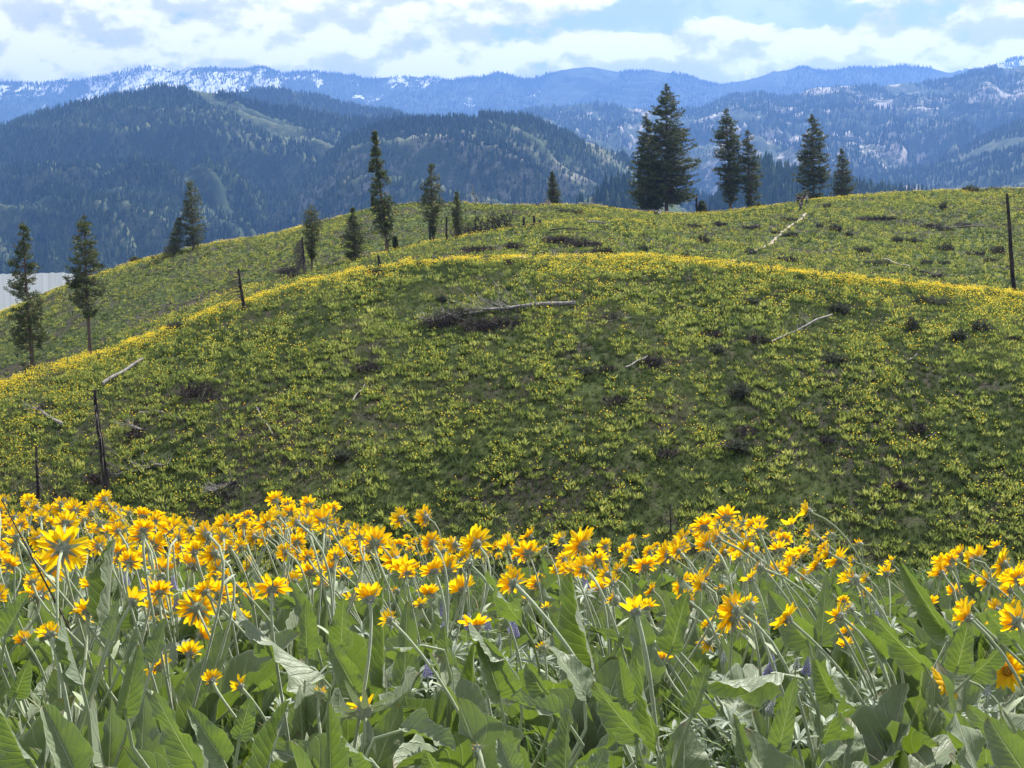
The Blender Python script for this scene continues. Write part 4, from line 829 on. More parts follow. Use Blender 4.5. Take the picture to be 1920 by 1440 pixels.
OLDPETAL = petal_mat('petal_orange', (.80, .38, .012), (.74, .30, .010), (.55, .20, .008))
m = MT('flower_disc'); n_ = m.noise(420, 2, .5, m.obj()); DISC = m.bsdf(m.mix(m.mr(n_, .4, .6), (.16, .06, .01), (.62, .33, .03)), .8, .1)
m = MT('woolly_calyx'); n_ = m.noise(300, 3, .6, m.obj()); CALYX = m.bsdf(m.mix(n_, (.13, .17, .08), (.36, .38, .29)), .85, .15, bump=n_, bstr=.8, bdist=.002, trans=.2, tcol=(.22, .30, .08), sheen=.8)
m = MT('woolly_stem'); n_ = m.noise(260, 3, .6, m.obj()); STEM = m.bsdf(m.mix(n_, (.17, .25, .085), (.40, .45, .27)), .75, .2, bump=n_, bstr=.5, bdist=.001, trans=.15, tcol=(.25, .36, .08), sheen=.8)
m = MT('old_disc'); OLD = m.bsdf((.10, .075, .05), .9, .1)
LEAF = leaf_mat()
m = MT('lupine_petal'); n_ = m.noise(200, 2, .5, m.obj()); LUP = m.bsdf(m.mix(n_, (.20, .19, .42), (.62, .60, .82)), .6, .2, trans=.25)
m = MT('lupine_bud'); n_ = m.noise(200, 2, .5, m.obj()); LUPB = m.bsdf(m.mix(n_, (.16, .18, .22), (.34, .38, .36)), .8, .2, sheen=.5)
m = MT('silver_leaf'); o_ = m.orand(); SILV = m.bsdf(m.mix(o_, (.13, .19, .11), (.27, .33, .24)), .55, .35, trans=.25, tcol=(.28, .40, .12), sheen=.6)
m = MT('near_grass'); r_ = m.attr('rnd'); gc = m.ramp(r_, [(0, (.05, .10, .02)), (.55, (.12, .20, .04)), (.8, (.20, .26, .08)), (1, (.36, .31, .18))])
GRASS = m.bsdf(gc, .55, .3, trans=.4, tcol=gc)

# ---------------------------------------------------------------- leaf, petal and head shapes (unit size)
def blade(g, fold=.35, bend=.3, wave=.05, twist=0.0, lobes=.12, ns=22, nx=8, shape=.66):
    """length 1 along +Z, half width 1 along X (scaled by caller), upper side +Y"""
    s = np.linspace(0, 1, ns)[:, None]; x = np.linspace(-1, 1, nx+1)[None]
    w = np.minimum(1, (s/.16 + .02))**.55*np.clip(1 - s, 0, 1)**shape*1.10*(1 + .05*np.sin(s*17 + g.uniform(0, 6)))
    ph = g.uniform(0, 6.28); ph2 = g.uniform(0, 6.28)
    X = x*w; Zl = s - lobes*np.abs(x)**1.6*np.clip(1-s*2.2, 0, 1)**1.5
    Y = fold*np.abs(x)**1.2*w*.36 + wave*np.abs(x)**1.5*(np.sin(s*11 + ph + (x > 0)*2.1) + .5*np.sin(s*23+ph2 + (x > 0)) + .45*np.sin(s*41+ph)) *np.minimum(1, w*1.5)
    th_ = bend*s; cb = np.where(abs(bend) > 1e-3, np.sin(th_)/max(abs(bend), 1e-3)*np.sign(bend), s); sb = (1 - np.cos(th_))/(bend if abs(bend) > 1e-3 else 1)
    Z2 = cb + (Zl - s)*np.cos(th_) + Y*np.sin(th_); Y2 = -sb + Y*np.cos(th_)
    tw = twist*s; X3 = X*np.cos(tw)
    U = np.stack([np.repeat((x+1)/2, ns, 0), np.repeat(s, nx+1, 1)], -1).reshape(-1, 2)
    return X3, Y2 + 0*X, Z2 + 0*X, X*np.sin(tw), U, grid_faces(ns, nx+1)
STASH = {}
def leaf_mesh(name, g, L, Wd, pet, tilt, **k):
    """complete leaf: petiole from the origin, then the blade, leaning by tilt toward -Y side (upper face up)"""
    X, Y, Z, Xt, U, F = blade(g, **k); A = Acc()
    V = np.stack([X*Wd, Y*L*.9 + Xt*Wd, Z*L], -1).reshape(-1, 3)
    s = np.linspace(0, 1, 6); q = tilt*.6; pp = np.stack([0*s, -np.sin(q)*pet*s, np.cos(q)*pet*s], -1)
    c, sn = math.cos(tilt), math.sin(tilt); V = np.stack([V[:, 0], V[:, 1]*c - V[:, 2]*sn, V[:, 1]*sn + V[:, 2]*c], -1) + pp[-1]
    A.add(V, F, uv=U); nx = 8; ctr = V.reshape(-1, nx+1, 3)[:, nx//2]
    path = np.concatenate([pp[:-1], ctr[:2]]); Vt, Ft, Ut = tube(path, np.linspace(.0030, .0018, len(path)), 5); A.add(Vt, Ft, uv=Ut*0+[.5, .5])
    me_ = A.mesh(name, [LEAF], True); STASH[me_.name] = (np.concatenate(A.V), np.concatenate(A.F[4]), np.concatenate(A.U)); return me_
gl = np.random.default_rng(21)
LEAVES = [leaf_mesh('leaf', gl, gl.uniform(.13, .25), gl.uniform(.038, .066), gl.uniform(.06, .16), gl.uniform(.05, .85), fold=gl.uniform(-.2, 1.3), bend=gl.uniform(-.3, 1.5), wave=gl.uniform(.02, .075), twist=gl.uniform(-1.8, 1.8), shape=gl.uniform(.38, .75)) for _ in range(36)]
def petals_mesh(seed, n, ln, wd, cup, ragged=.15, miss=0.0, mat=PETAL, gap=0.0):
    g = np.random.default_rng(seed); A = Acc(); s = np.linspace(0, 1, 6)[:, None]; x = np.linspace(-1, 1, 5)[None]
    for layer in (0, 1):
        nn = n if layer == 0 else int(n*.45)
        for k in range(nn):
            if g.uniform() < miss: continue
            a = 2*math.pi*(k + .5*layer)/nn + g.normal(0, .09); l = ln*g.uniform(1-ragged, 1.08)*(1 if layer == 0 else .86); w = wd*g.uniform(.8, 1.15)
            prof = np.minimum(1, s/.42 + .30)*np.clip(1.04 - s, 0, 1)**.42*1.08
            Xp = x*prof*w; notch = -.035*l*(np.abs(np.sin(x*4.2))*(s > .95)); c = cup + g.normal(0, .13) + .10*layer; curve = g.normal(-.28, .22)
            r = .008 + 0*s; th_ = c + curve*s; rr = np.cumsum(np.concatenate([[[0]], np.cos(th_[1:])*np.diff(s, axis=0)]), 0)*l; zz = np.cumsum(np.concatenate([[[0]], np.sin(th_[1:])*np.diff(s, axis=0)]), 0)*l
            tw = g.normal(0, .22); rad = .008 + rr + notch*np.cos(c); up = zz + .001*layer + (np.abs(x)**2)*w*.30*np.clip(s*3, 0, 1) + x*prof*w*math.sin(tw)
            Vx = rad*math.cos(a) - Xp*math.sin(a); Vy = rad*math.sin(a) + Xp*math.cos(a)
            V = np.stack([Vx, Vy, up + 0*Vx], -1).reshape(-1, 3); U = np.stack([np.repeat((x+1)/2, 6, 0), np.repeat(s, 5, 1)], -1).reshape(-1, 2); A.add(V, grid_faces(6, 5), uv=U)
    me_ = A.mesh('petals', [mat], True); STASH[me_.name] = (np.concatenate(A.V), np.concatenate(A.F[4]), np.concatenate(A.U)); return me_
PET = {'flat': [petals_mesh(k, 14+k % 3, .036, .0080, .50) for k in range(6)], 'cup': [petals_mesh(10+k, 13+k % 3, .036, .0092, .78) for k in range(4)],
       'wide': [petals_mesh(20+k, 16+k, .039, .0076, .32) for k in range(3)], 'thin': [petals_mesh(30+k, 14, .033, .0058, .62, .35, .25) for k in range(3)],
       'bud': [petals_mesh(40+k, 12, .020, .0030, .95, .4, .25, OLDPETAL) for k in range(3)], 'few': [petals_mesh(50, 6, .034, .0085, .80, .1, .1)]}
def calyx_mesh(seed, n=12, ln=.026, reflex=-.35, wd=.0036):
    g = np.random.default_rng(seed); A = Acc(); zz = np.array([0, -.003, -.008, -.012, -.0145]); rr = np.array([.0125, .0128, .0105, .0065, .0032])
    V, F, U = tube(np.stack([zz*0, zz*0, zz], -1), rr, 12); V += g.normal(0, .0005, V.shape); A.add(V, F, uv=U)
    for k in range(n):
        a = 2*math.pi*k/n + g.normal(0, .12); c = reflex + g.normal(0, .35); l = ln*g.uniform(.6, 1.15); s = np.linspace(0, 1, 5)[:, None]; x = np.array([[-1, 0, 1.]]); pr = np.clip(1-s, 0, 1)**.6*np.minimum(1, s*3+.5)
        th_ = c + g.normal(.1, .3)*s; r_ = .010 + np.cumsum(np.cos(th_)*.25, 0)*l - .25*l; z_ = -.005 + np.cumsum(np.sin(th_)*.25, 0)*l + abs(x)*.0008
        Xp = x*pr*wd; A.add(np.stack([r_*math.cos(a) - Xp*math.sin(a), r_*math.sin(a) + Xp*math.cos(a), z_ + 0*Xp], -1).reshape(-1, 3), grid_faces(5, 3))
    for k in range(60):                                       # wool: short hairs
        a = g.uniform(0, 6.28); z_ = g.uniform(-.014, -.001); r_ = np.interp(z_, zz[::-1], rr[::-1]); d = np.array([math.cos(a), math.sin(a), g.normal(-.3, .5)]); p0 = np.array([math.cos(a)*r_, math.sin(a)*r_, z_]); l = g.uniform(.003, .007); s_ = np.array([-math.sin(a), math.cos(a), 0])*.0003
        A.add(np.array([p0 - s_, p0 + s_, p0 + d*l]), np.array([[0, 1, 2]]))
    return A.mesh('calyx', [CALYX], True)
CAL = [calyx_mesh(k) for k in range(5)]; CALBIG = calyx_mesh(9, 9, .045, -.1, .0065)
def disc_mesh(seed, mat):
    g = np.random.default_rng(seed); A = Acc(); V, F, U = tube(np.array([[0, 0, 0], [0, 0, .004], [0, 0, .0065], [0, 0, .0072]]), [.0105, .0098, .006, .001], 12); A.add(V, F, uv=U)
    for k in range(46):
        r_ = .0098*math.sqrt((k+.5)/46); a = k*2.39996; z_ = .0068 - 28*r_*r_; p0 = np.array([math.cos(a)*r_, math.sin(a)*r_, z_]); e = .0009; h = g.uniform(.0018, .0032)
        A.add(np.array([p0+[e, 0, 0], p0+[-e*.5, e*.87, 0], p0+[-e*.5, -e*.87, 0], p0+[r_*.15*math.cos(a), r_*.15*math.sin(a), h]]), np.array([[0, 1, 3], [1, 2, 3], [2, 0, 3]]))
    return A.mesh('flower_disc', [mat], False)
DISCS = [disc_mesh(1, DISC), disc_mesh(2, OLD)]

# ---------------------------------------------------------------- flower heads read off the photograph: x, y, width, facing, kind
FL = '''8 938 28 L;54 936 28 U;196 936 36 L;210 953 26 L;95 960 36 L;62 957 28 U;115 955 36 L;140 957 42 L;170 962 42 L;182 952 34 U;220 977 34 L;242 962 32 L;267 967 34 U;297 967 26 U;40 977 30 L;15 985 32 L;192 995 44 L;250 997 36 U;322 992 52 L;357 992 46 L;385 1000 30 L;422 985 42 L;445 975 30 U;465 967 26 U;457 1005 36 L;118 1028 88 B wide;92 1066 62 B wide;85 1083 36 U;25 1060 44 L;5 1045 36 L;200 1020 40 L;235 1025 50 B;287 1022 52 B;265 1050 44 U cup;305 1070 54 U cup;335 1050 44 U;345 1025 50 L;362 1060 58 U cup;410 1067 60 L;405 1115 66 U wide;447 1110 44 U;470 1060 36 L;467 1125 48 U cup;450 1162 42 U cup;278 1105 46 U cup;297 1142 62 L wide;325 1145 50 U cup;370 1140 72 B wide;72 1115 66 U cup;150 1160 50 R few;45 1200 36 L;92 1185 36 U cup;243 1155 28 U bud;378 1192 46 R;297 1250 54 L wide;355 1225 50 U cup;398 1275 40 U cup;450 1287 46 L;190 1250 25 U bud;
516 938 38 U;540 950 30 U;580 947 36 U;624 955 34 U;511 970 30 U;544 977 30 U;572 972 42 L;607 978 56 L;572 997 34 L;503 1008 42 L;630 1007 34 L;660 1017 32 U;587 1040 32 U;622 1055 52 L wide;580 1072 52 U;604 1098 42 U cup;645 1080 46 U;560 1037 30 U;552 1090 40 L;703 1018 62 U cup;688 1000 36 L;748 1022 34 U;752 972 42 L;798 970 42 L;817 1015 18 L;742 1050 52 L;757 1072 62 U;838 1070 64 U cup;806 1115 48 U cup;868 1105 58 U cup;788 1135 38 U thin;660 1122 38 U few;742 1108 24 U bud;892 1020 66 L wide;955 1018 40 L;
992 1005 36 L;990 1037 54 B;1052 1012 42 L;1090 1022 68 L wide;1135 1025 32 U;1007 1095 42 U;1092 1060 50 U;1045 1070 36 L;1127 1107 56 U cup;1060 1125 24 L few;1025 1140 28 U few;1016 1214 28 U bud;985 1124 22 U bud;1187 1012 22 U;1212 1008 20 U thin;1175 1032 30 U;1180 1047 36 L;1217 1035 26 L;1252 1040 48 L;1210 1062 50 U wide;1282 1012 40 L;1320 987 46 U wide;1362 970 50 U;1397 982 42 L;1425 985 38 U;1357 1035 40 L;1415 1042 44 L;1285 1097 52 L;1325 1085 44 L;1385 1048 44 U;1350 1058 34 U bud;1375 1155 78 B wide;1397 1164 50 R;1328 1205 46 D;1330 1170 36 L;1292 1157 24 L;1295 1130 36 L;1243 1238 40 U cup;1160 1070 34 L;1222 1107 30 L;1400 1015 42 L;1352 1105 30 U bud;
1515 959 46 L few;1482 985 42 U few;1558 1004 26 U bud;1610 1021 28 U bud;1471 1013 34 U;1461 1030 44 U;1497 1040 46 U;1516 1023 24 U bud;1532 1061 48 L;1572 1051 50 B;1600 1053 30 L;1589 1082 36 L;1509 1082 34 L;1626 1086 30 L;1670 1054 30 L;1662 1075 42 U;1624 1112 24 U;1603 1113 20 U;1582 1127 24 U;1589 1187 40 U;1588 1211 38 U cup;1740 1135 46 U cup;1768 1055 44 U;1763 1080 30 U;1801 1040 40 L;1832 1048 52 U;1869 1025 34 U;1881 1058 56 L wide;1912 1078 60 L wide;1893 1107 40 L;1853 1090 44 L;1791 1112 38 U;1829 1082 30 L;1868 1145 44 L;1860 1166 32 L;1910 1170 30 L;1776 1280 62 S wide;1890 1258 70 F flat;1822 1135 22 L;682 1330 66 U few3;600 1300 34 U bud;895 1403 26 U bud;-30 1010 44 L;-60 1080 60 L;1960 1050 44 L;1990 1120 50 L;62 1205 0 N;150 1190 0 N;335 1240 0 N;20 1205 0 N'''
FACE = {'L': (-.66, .62, .34), 'U': (-.16, .74, .62), 'B': (-.28, .90, .26), 'R': (.55, .5, .6), 'F': (-.62, -.78, .10), 'S': (-.93, .25, -.22), 'D': (-.5, .5, -.7)}
HEADS = []
gf = np.random.default_rng(5)
SKY_X = [-200, 0, 200, 300, 380, 480, 520, 640, 680, 780, 850, 1000, 1230, 1330, 1420, 1540, 1570, 1640, 1700, 1760, 1880, 2100]
SKY_Y = [930, 932, 932, 960, 995, 965, 935, 950, 1000, 1000, 1012, 1008, 1012, 965, 975, 990, 1020, 1062, 1068, 1040, 1015, 1000]
def place_head(x, y, d, face, kind, real=.088):
    Y = real*FPX/max(d, 14)
    for _ in range(60):
        u, e = pix_ray(x, y); X = float(u*Y); h = float(e*Y - height(X, Y))
        if h > .62 and Y > 1.3 : Y *= .985
        elif h < .27 and Y > 1.25: Y *= .97
        else: break
    size = d*Y/FPX/real
    return X, Y, float(e*Y), h, size
for row in FL.replace('\n', '').split(';'):
    q = row.split(); 
    if len(q) < 4: continue
    x, y, d, f = float(q[0]), float(q[1]), float(q[2]), q[3]; kind = q[4] if len(q) > 4 else ('flat' if gf.uniform() < .55 else ('cup' if gf.uniform() < .5 else 'thin'))
    if f == 'N': continue
    real = .088 if kind not in ('bud',) else .06
    X, Y, Z, h, size = place_head(x, y, d, f, kind, real)
    HEADS.append([X, Y, Z, h, size*(1.18 if kind != 'few3' else 1.0), f, kind])
def fill_heads(n, y0, y1, pmin, lo, hi, seed):
    g = np.random.default_rng(seed); c = 0; t = 0
    while c < n and t < n*60:
        t += 1; Y = g.uniform(y0, y1); u = g.uniform(-.42, .42); X = u*Y; Z = float(height(X, Y)) + g.uniform(.38, .58); px, py = to_pix(X, Y, Z); s = np.interp(px, SKY_X, SKY_Y)
        if py < s + 8 or py > s + pmin or py < lo or py > hi: continue
        if px > 1600 and px < 1740: continue
        if min((hx-X)**2 + (hy-Y)**2 + (hz_-Z)**2 for hx, hy, hz_, *_ in HEADS) < .055**2: continue
        HEADS.append([X, Y, Z, Z - float(height(X, Y)), g.uniform(.72, .98)*(.78 if Y < 4.2 else 1), g.choice(['L', 'L', 'U', 'B', 'U']), g.choice(['flat', 'cup', 'thin', 'wide', 'few', 'bud'], p=[.40, .22, .16, .08, .05, .09])]); c += 1
fill_heads(170, 5.5, 10.5, 62, 0, 1090, 1); fill_heads(95, 3.4, 6, 120, 0, 1130, 2); fill_heads(60, 2.6, 4.2, 190, 960, 1160, 3); fill_heads(34, 2.1, 3.2, 300, 1070, 1240, 4)

# ---------------------------------------------------------------- plants
PLANTS = []     # x, y, heads, near-leaf count
for h in sorted(HEADS, key=lambda q: q[1]):
    rx = h[0] + (.10 if h[5] in 'LB' else (.03 if h[5] == 'U' else -.05)) + gf.normal(0, .03); ry = h[1] - .03 + gf.normal(0, .03); best = None; bd = .24 if h[1] < 4.5 else .34
    for p in PLANTS:
        dd = math.hypot(p[0]-rx, p[1]-ry)
        if dd < bd and len(p[2]) < 8: best = p; bd = dd
    if best is None: best = [rx, ry, [], 0]; PLANTS.append(best)
    best[2].append(h)
t = 0
while t < 5000:
    t += 1; Y = gf.uniform(1.25, 9.8)**1.0; X = gf.uniform(-.44, .44)*Y; px, py = to_pix(X, Y, float(height(X, Y)) + .1); p2, q2 = to_pix(X, Y, float(height(X, Y)) + .33)
    if 1580 < px < 1880 and py > 1225: continue
    if 1370 < px < 1560 and py > 1250: continue
    if 1640 < px < 1760 and py < 1190 and Y > 4.5: continue
    if q2 < np.interp(px, SKY_X, SKY_Y) + 14: continue
    md = .26 if Y < 4 else .36
    if all(math.hypot(p[0]-X, p[1]-Y) > md for p in PLANTS): PLANTS.append([X, Y, [], 0])
    if len(PLANTS) > 270: break
HL = '''722 1268 712 1085 2.9 46 25 .1;757 1295 765 1132 2.8 56 -20 .15;590 1255 405 1168 2.35 66 70 .5;205 1155 202 1016 2.65 40 30 .2;225 1170 250 1080 2.7 40 -40 .1;885 1375 889 1200 2.5 44 15 .05;935 1300 905 1195 2.3 66 -25 .35;1112 1238 1060 1072 2.6 58 35 .25;1212 1272 1190 1118 2.5 74 -15 .1;1260 1215 1287 1108 2.6 52 20 .15;1095 1300 1040 1210 2.0 84 -50 .45;1232 1398 1187 1226 2.0 38 40 .1;1195 1378 1105 1284 1.9 66 30 .4;1172 1312 1160 1226 2.1 46 -20 .1;1452 1262 1318 1286 2.1 64 60 .3;1062 1352 958 1303 1.8 42 -60 .3;1060 1450 1066 1350 1.7 54 30 .1;1110 1460 1135 1408 1.6 50 10 .2;500 1455 535 1318 1.6 52 30 .15;620 1462 617 1320 1.7 52 -25 .1;760 1368 858 1388 1.8 64 65 .3;695 1425 628 1398 1.6 66 55 .4;138 1445 72 1328 1.5 78 -35 .3;55 1425 -8 1308 1.4 86 25 .3;235 1332 262 1213 1.9 48 -20 .5;365 1432 285 1298 1.8 66 20 .2;415 1422 362 1318 1.8 62 -30 .2;290 1237 303 1166 2.2 42 15 .1;235 1232 245 1188 2.3 36 -20 .1;205 1192 215 1128 2.4 38 25 .1;545 1132 500 1078 2.9 38 20 .2;570 1152 540 1096 2.9 38 -20 .1;575 1218 578 1120 2.6 48 -35 .1;640 1212 645 1118 2.6 44 20 .1;940 1228 872 1174 2.3 60 60 .4;1772 1182 1685 1058 2.9 46 25 .3;1795 1252 1812 1158 2.5 54 20 .1;1825 1264 1878 1210 2.4 54 -20 .3;1732 1247 1630 1160 2.5 54 35 .4;1515 1202 1438 1114 2.7 64 20 .4;1540 1197 1556 1078 2.7 48 -15 .1;1462 1397 1486 1264 2.0 48 20 .2;1540 1392 1578 1294 2.0 46 -25 .1;1560 1302 1522 1234 2.2 48 25 .3;1910 1402 1812 1340 1.9 52 40 .4;1925 1455 1862 1360 1.5 76 20 .3;1850 1432 1838 1393 1.7 44 10 .1;1550 1422 1592 1400 1.8 42 40 .3;150 1270 105 1160 2.0 36 30 .1;30 1300 60 1235 1.7 40 -30 .2;790 1210 735 1225 2.4 40 60 .4;665 1290 620 1200 2.5 50 -10 .2;975 1165 905 1075 2.8 50 50 .3;1425 1150 1450 1090 3.0 40 20 .2;845 1255 830 1180 2.5 44 30 .1;1655 1230 1600 1165 2.6 40 -20 .2;1300 1330 1330 1250 2.0 40 30 .1;1400 1420 1380 1350 1.8 36 10 .2;820 1450 800 1400 1.5 50 20 .2;960 1450 935 1392 1.5 50 -20 .2;450 1380 470 1310 1.9 44 -20 .1;10 1190 50 1110 2.2 44 20 .2;1900 1200 1850 1150 2.4 40 20 .2;1020 1300 985 1245 2.1 44 20 .2'''
HLEAF = []
for row in HL.replace('\n', '').split(';'):
    q = [float(v) for v in row.split()]; HLEAF.append(q)
for q in HLEAF:
    Y = q[4]; ub, eb = pix_ray(q[0], q[1]); bx, by = float(ub*Y), Y; best = None; bd = .22
    for p in PLANTS:
        dd = math.hypot(p[0]-bx, p[1]-by-.02)
        if dd < bd: best = p; bd = dd
    if best is None: best = [bx, by + .03, [], 0]; PLANTS.append(best)
    best.append(q)
for p in PLANTS: p.append(None)
# rows by distance and order from the left give every plant its own description
NUMW = 'no one two three four five six seven eight nine ten'.split()
def bez(p0, p1, p2, p3, n=10):
    t_ = np.linspace(0, 1, n)[:, None]; return p0*(1-t_)**3 + 3*p1*t_*(1-t_)**2 + 3*p2*t_*t_*(1-t_) + p3*t_**3
ROWS = [(0, 1.9, 'at the bottom edge'), (1.9, 2.5, 'in the front row'), (2.5, 3.2, 'in the second row'), (3.2, 4.2, 'in the third row'), (4.2, 5.6, 'in the fourth row'), (5.6, 7.4, 'in the fifth row'), (7.4, 30, 'on the far rim')]
rowc = {}
gp = np.random.default_rng(77); leaf_id = 0
for p in sorted(PLANTS, key=lambda q: q[0]/q[1]):
    X, Y, hs = p[0], p[1], p[2]; lf = [q for q in p[4:] if q is not None]; Z = float(height(X, Y)); ri = next(i for i, r in enumerate(ROWS) if r[0] <= Y < r[1]); key = (ri, bool(hs)); rowc[key] = rowc.get(key, 0) + 1
    px_, _ = to_pix(X, Y, Z+.2)
    if hs:
        nb = sum(1 for h in hs if h[6] == 'bud'); no = len(hs) - nb
        lab = 'balsamroot plant with %s yellow bloom%s, %s from left %s' % (NUMW[len(hs)], '' if len(hs) == 1 else 's', ordw(rowc[key]), ROWS[ri][2])
        if nb == len(hs): lab = 'balsamroot plant with a half-open orange bud, %s from left %s' % (ordw(rowc[key]), ROWS[ri][2])
    else: lab = 'broad-leaved plant without blooms, %s of those from left %s' % (ordw(rowc[key]), ROWS[ri][2])
    root = thing('balsamroot_plant', lab, 'wildflower', (X, Y, Z - .01), 'yellow balsamroot plants on the near bank')
    o3 = np.array([X, Y, Z - .01])
    skyl = np.interp(px_, SKY_X, SKY_Y)
    nl = int(gp.integers(9, 13) if Y < 3.3 else (gp.integers(10, 14) if Y < 5.5 else gp.integers(8, 11)))
    for k in range(nl):
        me_ = LEAVES[int(gp.integers(len(LEAVES)))]; o = bpy.data.objects.new('leaf', me_); COL.objects.link(o); o.parent = root
        s = gp.uniform(.72, 1.12)
        _, ytop = to_pix(X, Y, Z + .36*s)
        lim = max(skyl + 14, 1018 + gp.uniform(0, 60)) if Y > 2.6 else 1060
        while ytop < lim and s > .38:
            s *= .93; _, ytop = to_pix(X, Y, Z + .36*s)
        o.location = (gp.normal(0, .035), gp.normal(0, .03), 0); o.rotation_euler = (gp.normal(0, .26), gp.normal(0, .26), gp.uniform(0, 6.28)); o.scale = (s*gp.uniform(.85, 1.2), s, s)
    for q in lf:
        Yl = q[4]; ub, eb = pix_ray(q[0], q[1]); ut, et = pix_ray(q[2], q[3]); B = np.array([ub*Yl, Yl, eb*Yl]) - o3; T = np.array([ut*Yl, Yl, et*Yl]) - o3 + [0, gp.uniform(-.03, .03), 0]
        B[2] = max(B[2], .03); Ln = np.linalg.norm(T-B); za = (T-B)/Ln; n0 = -np.array([0, 1, -.15]); rl = math.radians(q[6]); n0 = n0 - za*np.dot(n0, za); n0 /= np.linalg.norm(n0); x0 = np.cross(n0, za); na = n0*math.cos(rl) + x0*math.sin(rl); xa = np.cross(na, za)
        Xb, Yb, Zb, Xt, U, F = blade(gp, fold=gp.uniform(.2, 1.0), bend=q[7], wave=gp.uniform(.03, .075), twist=gp.uniform(-.6, .6), shape=gp.uniform(.40, .58)); wd = q[5]*.5*Yl/FPX
        V = (Xb*wd)[..., None]*xa + (Yb*Ln*.9 + Xt*wd)[..., None]*na + (Zb*Ln)[..., None]*za + B; A = Acc(); A.add(V.reshape(-1, 3), F, uv=U)
        ctr = V[:, 4]; pth = np.concatenate([bez(np.array([0, 0, 0.]), np.array([0, 0, B[2]*.5]), B - za*.25*max(B[2], .05), B, 6)[:-1], ctr[:2]]); Vt, Ft, Ut = tube(pth, np.linspace(.0038, .0022, len(pth)), 6); A.add(Vt, Ft, uv=Ut*0+[.5, .5])
        obj('leaf', A.mesh('leaf', [LEAF], True), root)
    for h in hs:
        hp = np.array(h[:3]) - o3; f = np.array(FACE[h[5]]) + gp.normal(0, .17, 3); f /= np.linalg.norm(f); sz = h[4]
        tip = hp - f*.014*sz; straight = np.array([0, 0, 1.0]); ln = np.linalg.norm(tip)
        p1 = np.array([hp[0]*.12, hp[1]*.2, tip[2]*.45]); p2 = tip - f*(.30*ln if h[5] != 'U' else .22*ln)
        if h[5] in 'SD': p2 = tip - f*.10 + [0, 0, -.02 if h[5] == 'S' else .03]
        path = bez(np.array([gp.normal(0, .012), gp.normal(0, .012), 0]), p1, p2, tip, 11); rs = .0032*(1 if Y > 2.2 else 1.15)
        A = Acc(); V, F, U = tube(path, np.linspace(rs, rs*.8, 11) + np.concatenate([np.zeros(10), [.0008]]), 7); A.add(V, F, uv=U)
        if Y < 3.6:                                               # a narrow stem leaf or two and a fringe of wool
            for kk in range(int(gp.integers(0, 3))):
                s_ = gp.uniform(.35, .85); c = np.array([np.interp(s_, np.linspace(0, 1, 11), path[:, a]) for a in range(3)]); a = gp.uniform(0, 6.28); d = np.array([math.cos(a)*.7, math.sin(a)*.7, .7]); L_ = gp.uniform(.03, .07); sd_ = np.cross(d, [0, 0, 1]); sd_ /= np.linalg.norm(sd_); ss = np.linspace(0, 1, 5)[:, None]
                mid = c + d*L_*ss + np.array([0, 0, -1])*.3*L_*ss**2; w_ = .0055*np.clip(np.sin(ss*2.6+.35), 0, 1); A.add(np.stack([mid-sd_*w_, mid, mid+sd_*w_], 1).reshape(-1, 3) + 0, grid_faces(5, 3))
            for kk in range(70):
                s_ = gp.uniform(.1, 1); c = np.array([np.interp(s_, np.linspace(0, 1, 11), path[:, a]) for a in range(3)]); d = gp.normal(size=3); d /= np.linalg.norm(d); e = np.cross(d, gp.normal(size=3)); e *= .00025/np.linalg.norm(e); A.add(np.array([c+d*rs*.8-e, c+d*rs*.8+e, c+d*(rs+gp.uniform(.001, .0035))]), np.array([[0, 1, 2]]))
        st = obj('flower_stalk', A.mesh('flower_stalk', [STEM], True), root)
        qr = Vector(f).to_track_quat('Z', 'Y') @ Quaternion((0, 0, 1), gp.uniform(0, 6.28)); loc = hp
        kd = h[6]; pm = PET['few' if kd == 'few3' else kd]; cal = CALBIG if kd == 'few3' else CAL[int(gp.integers(len(CAL)))]; cs = sz*(1.0 if kd != 'bud' else 1.35)
        if kd == 'few3': sz *= 1.15; cs = 1.25
        for nm, me_, sc_ in (('petals', pm[int(gp.integers(len(pm)))], sz), ('calyx', cal, cs), ('flower_disc', DISCS[1] if (kd == 'bud' and gp.uniform() < .4) else DISCS[0], sz)):
            if nm == 'flower_disc' and Y > 6: continue
            o = bpy.data.objects.new(nm, me_); COL.objects.link(o); o.parent = st; o.rotation_mode = 'QUATERNION'; o.rotation_quaternion = qr; o.location = Vector(hp); o.scale = (sc_,)*3

# ---------------------------------------------------------------- lupines
def palm_mesh(seed):
    g = np.random.default_rng(seed); A = Acc(); n = int(g.integers(7, 10)); pet = g.uniform(.05, .11); tl = g.uniform(.1, .6); top = np.array([math.sin(tl)*pet, 0, math.cos(tl)*pet])
    V, F, U = tube(np.stack([[0, 0, 0], top*.5 + [0, 0, .004], top]), .0011, 4); A.add(V, F, uv=U)
    for k in range(n):
        a = 2*math.pi*k/n + g.normal(0, .1); el_ = g.uniform(.15, .7); L_ = g.uniform(.026, .045); d = np.array([math.cos(a)*math.cos(el_), math.sin(a)*math.cos(el_), math.sin(el_)]); sd_ = np.array([-math.sin(a), math.cos(a), 0]); s = np.linspace(0, 1, 5)[:, None]; w_ = .0034*np.clip(np.sin(s*2.7+.25), 0, 1)
        mid = top + d*L_*s - np.array([0, 0, 1])*L_*.25*s**2; up = np.array([0, 0, 1])*.0012
        A.add(np.stack([mid - sd_*w_ + up, mid, mid + sd_*w_ + up], 1).reshape(-1, 3), grid_faces(5, 3))
    return A.mesh('leaf', [SILV], False)
PALM = [palm_mesh(k) for k in range(8)]
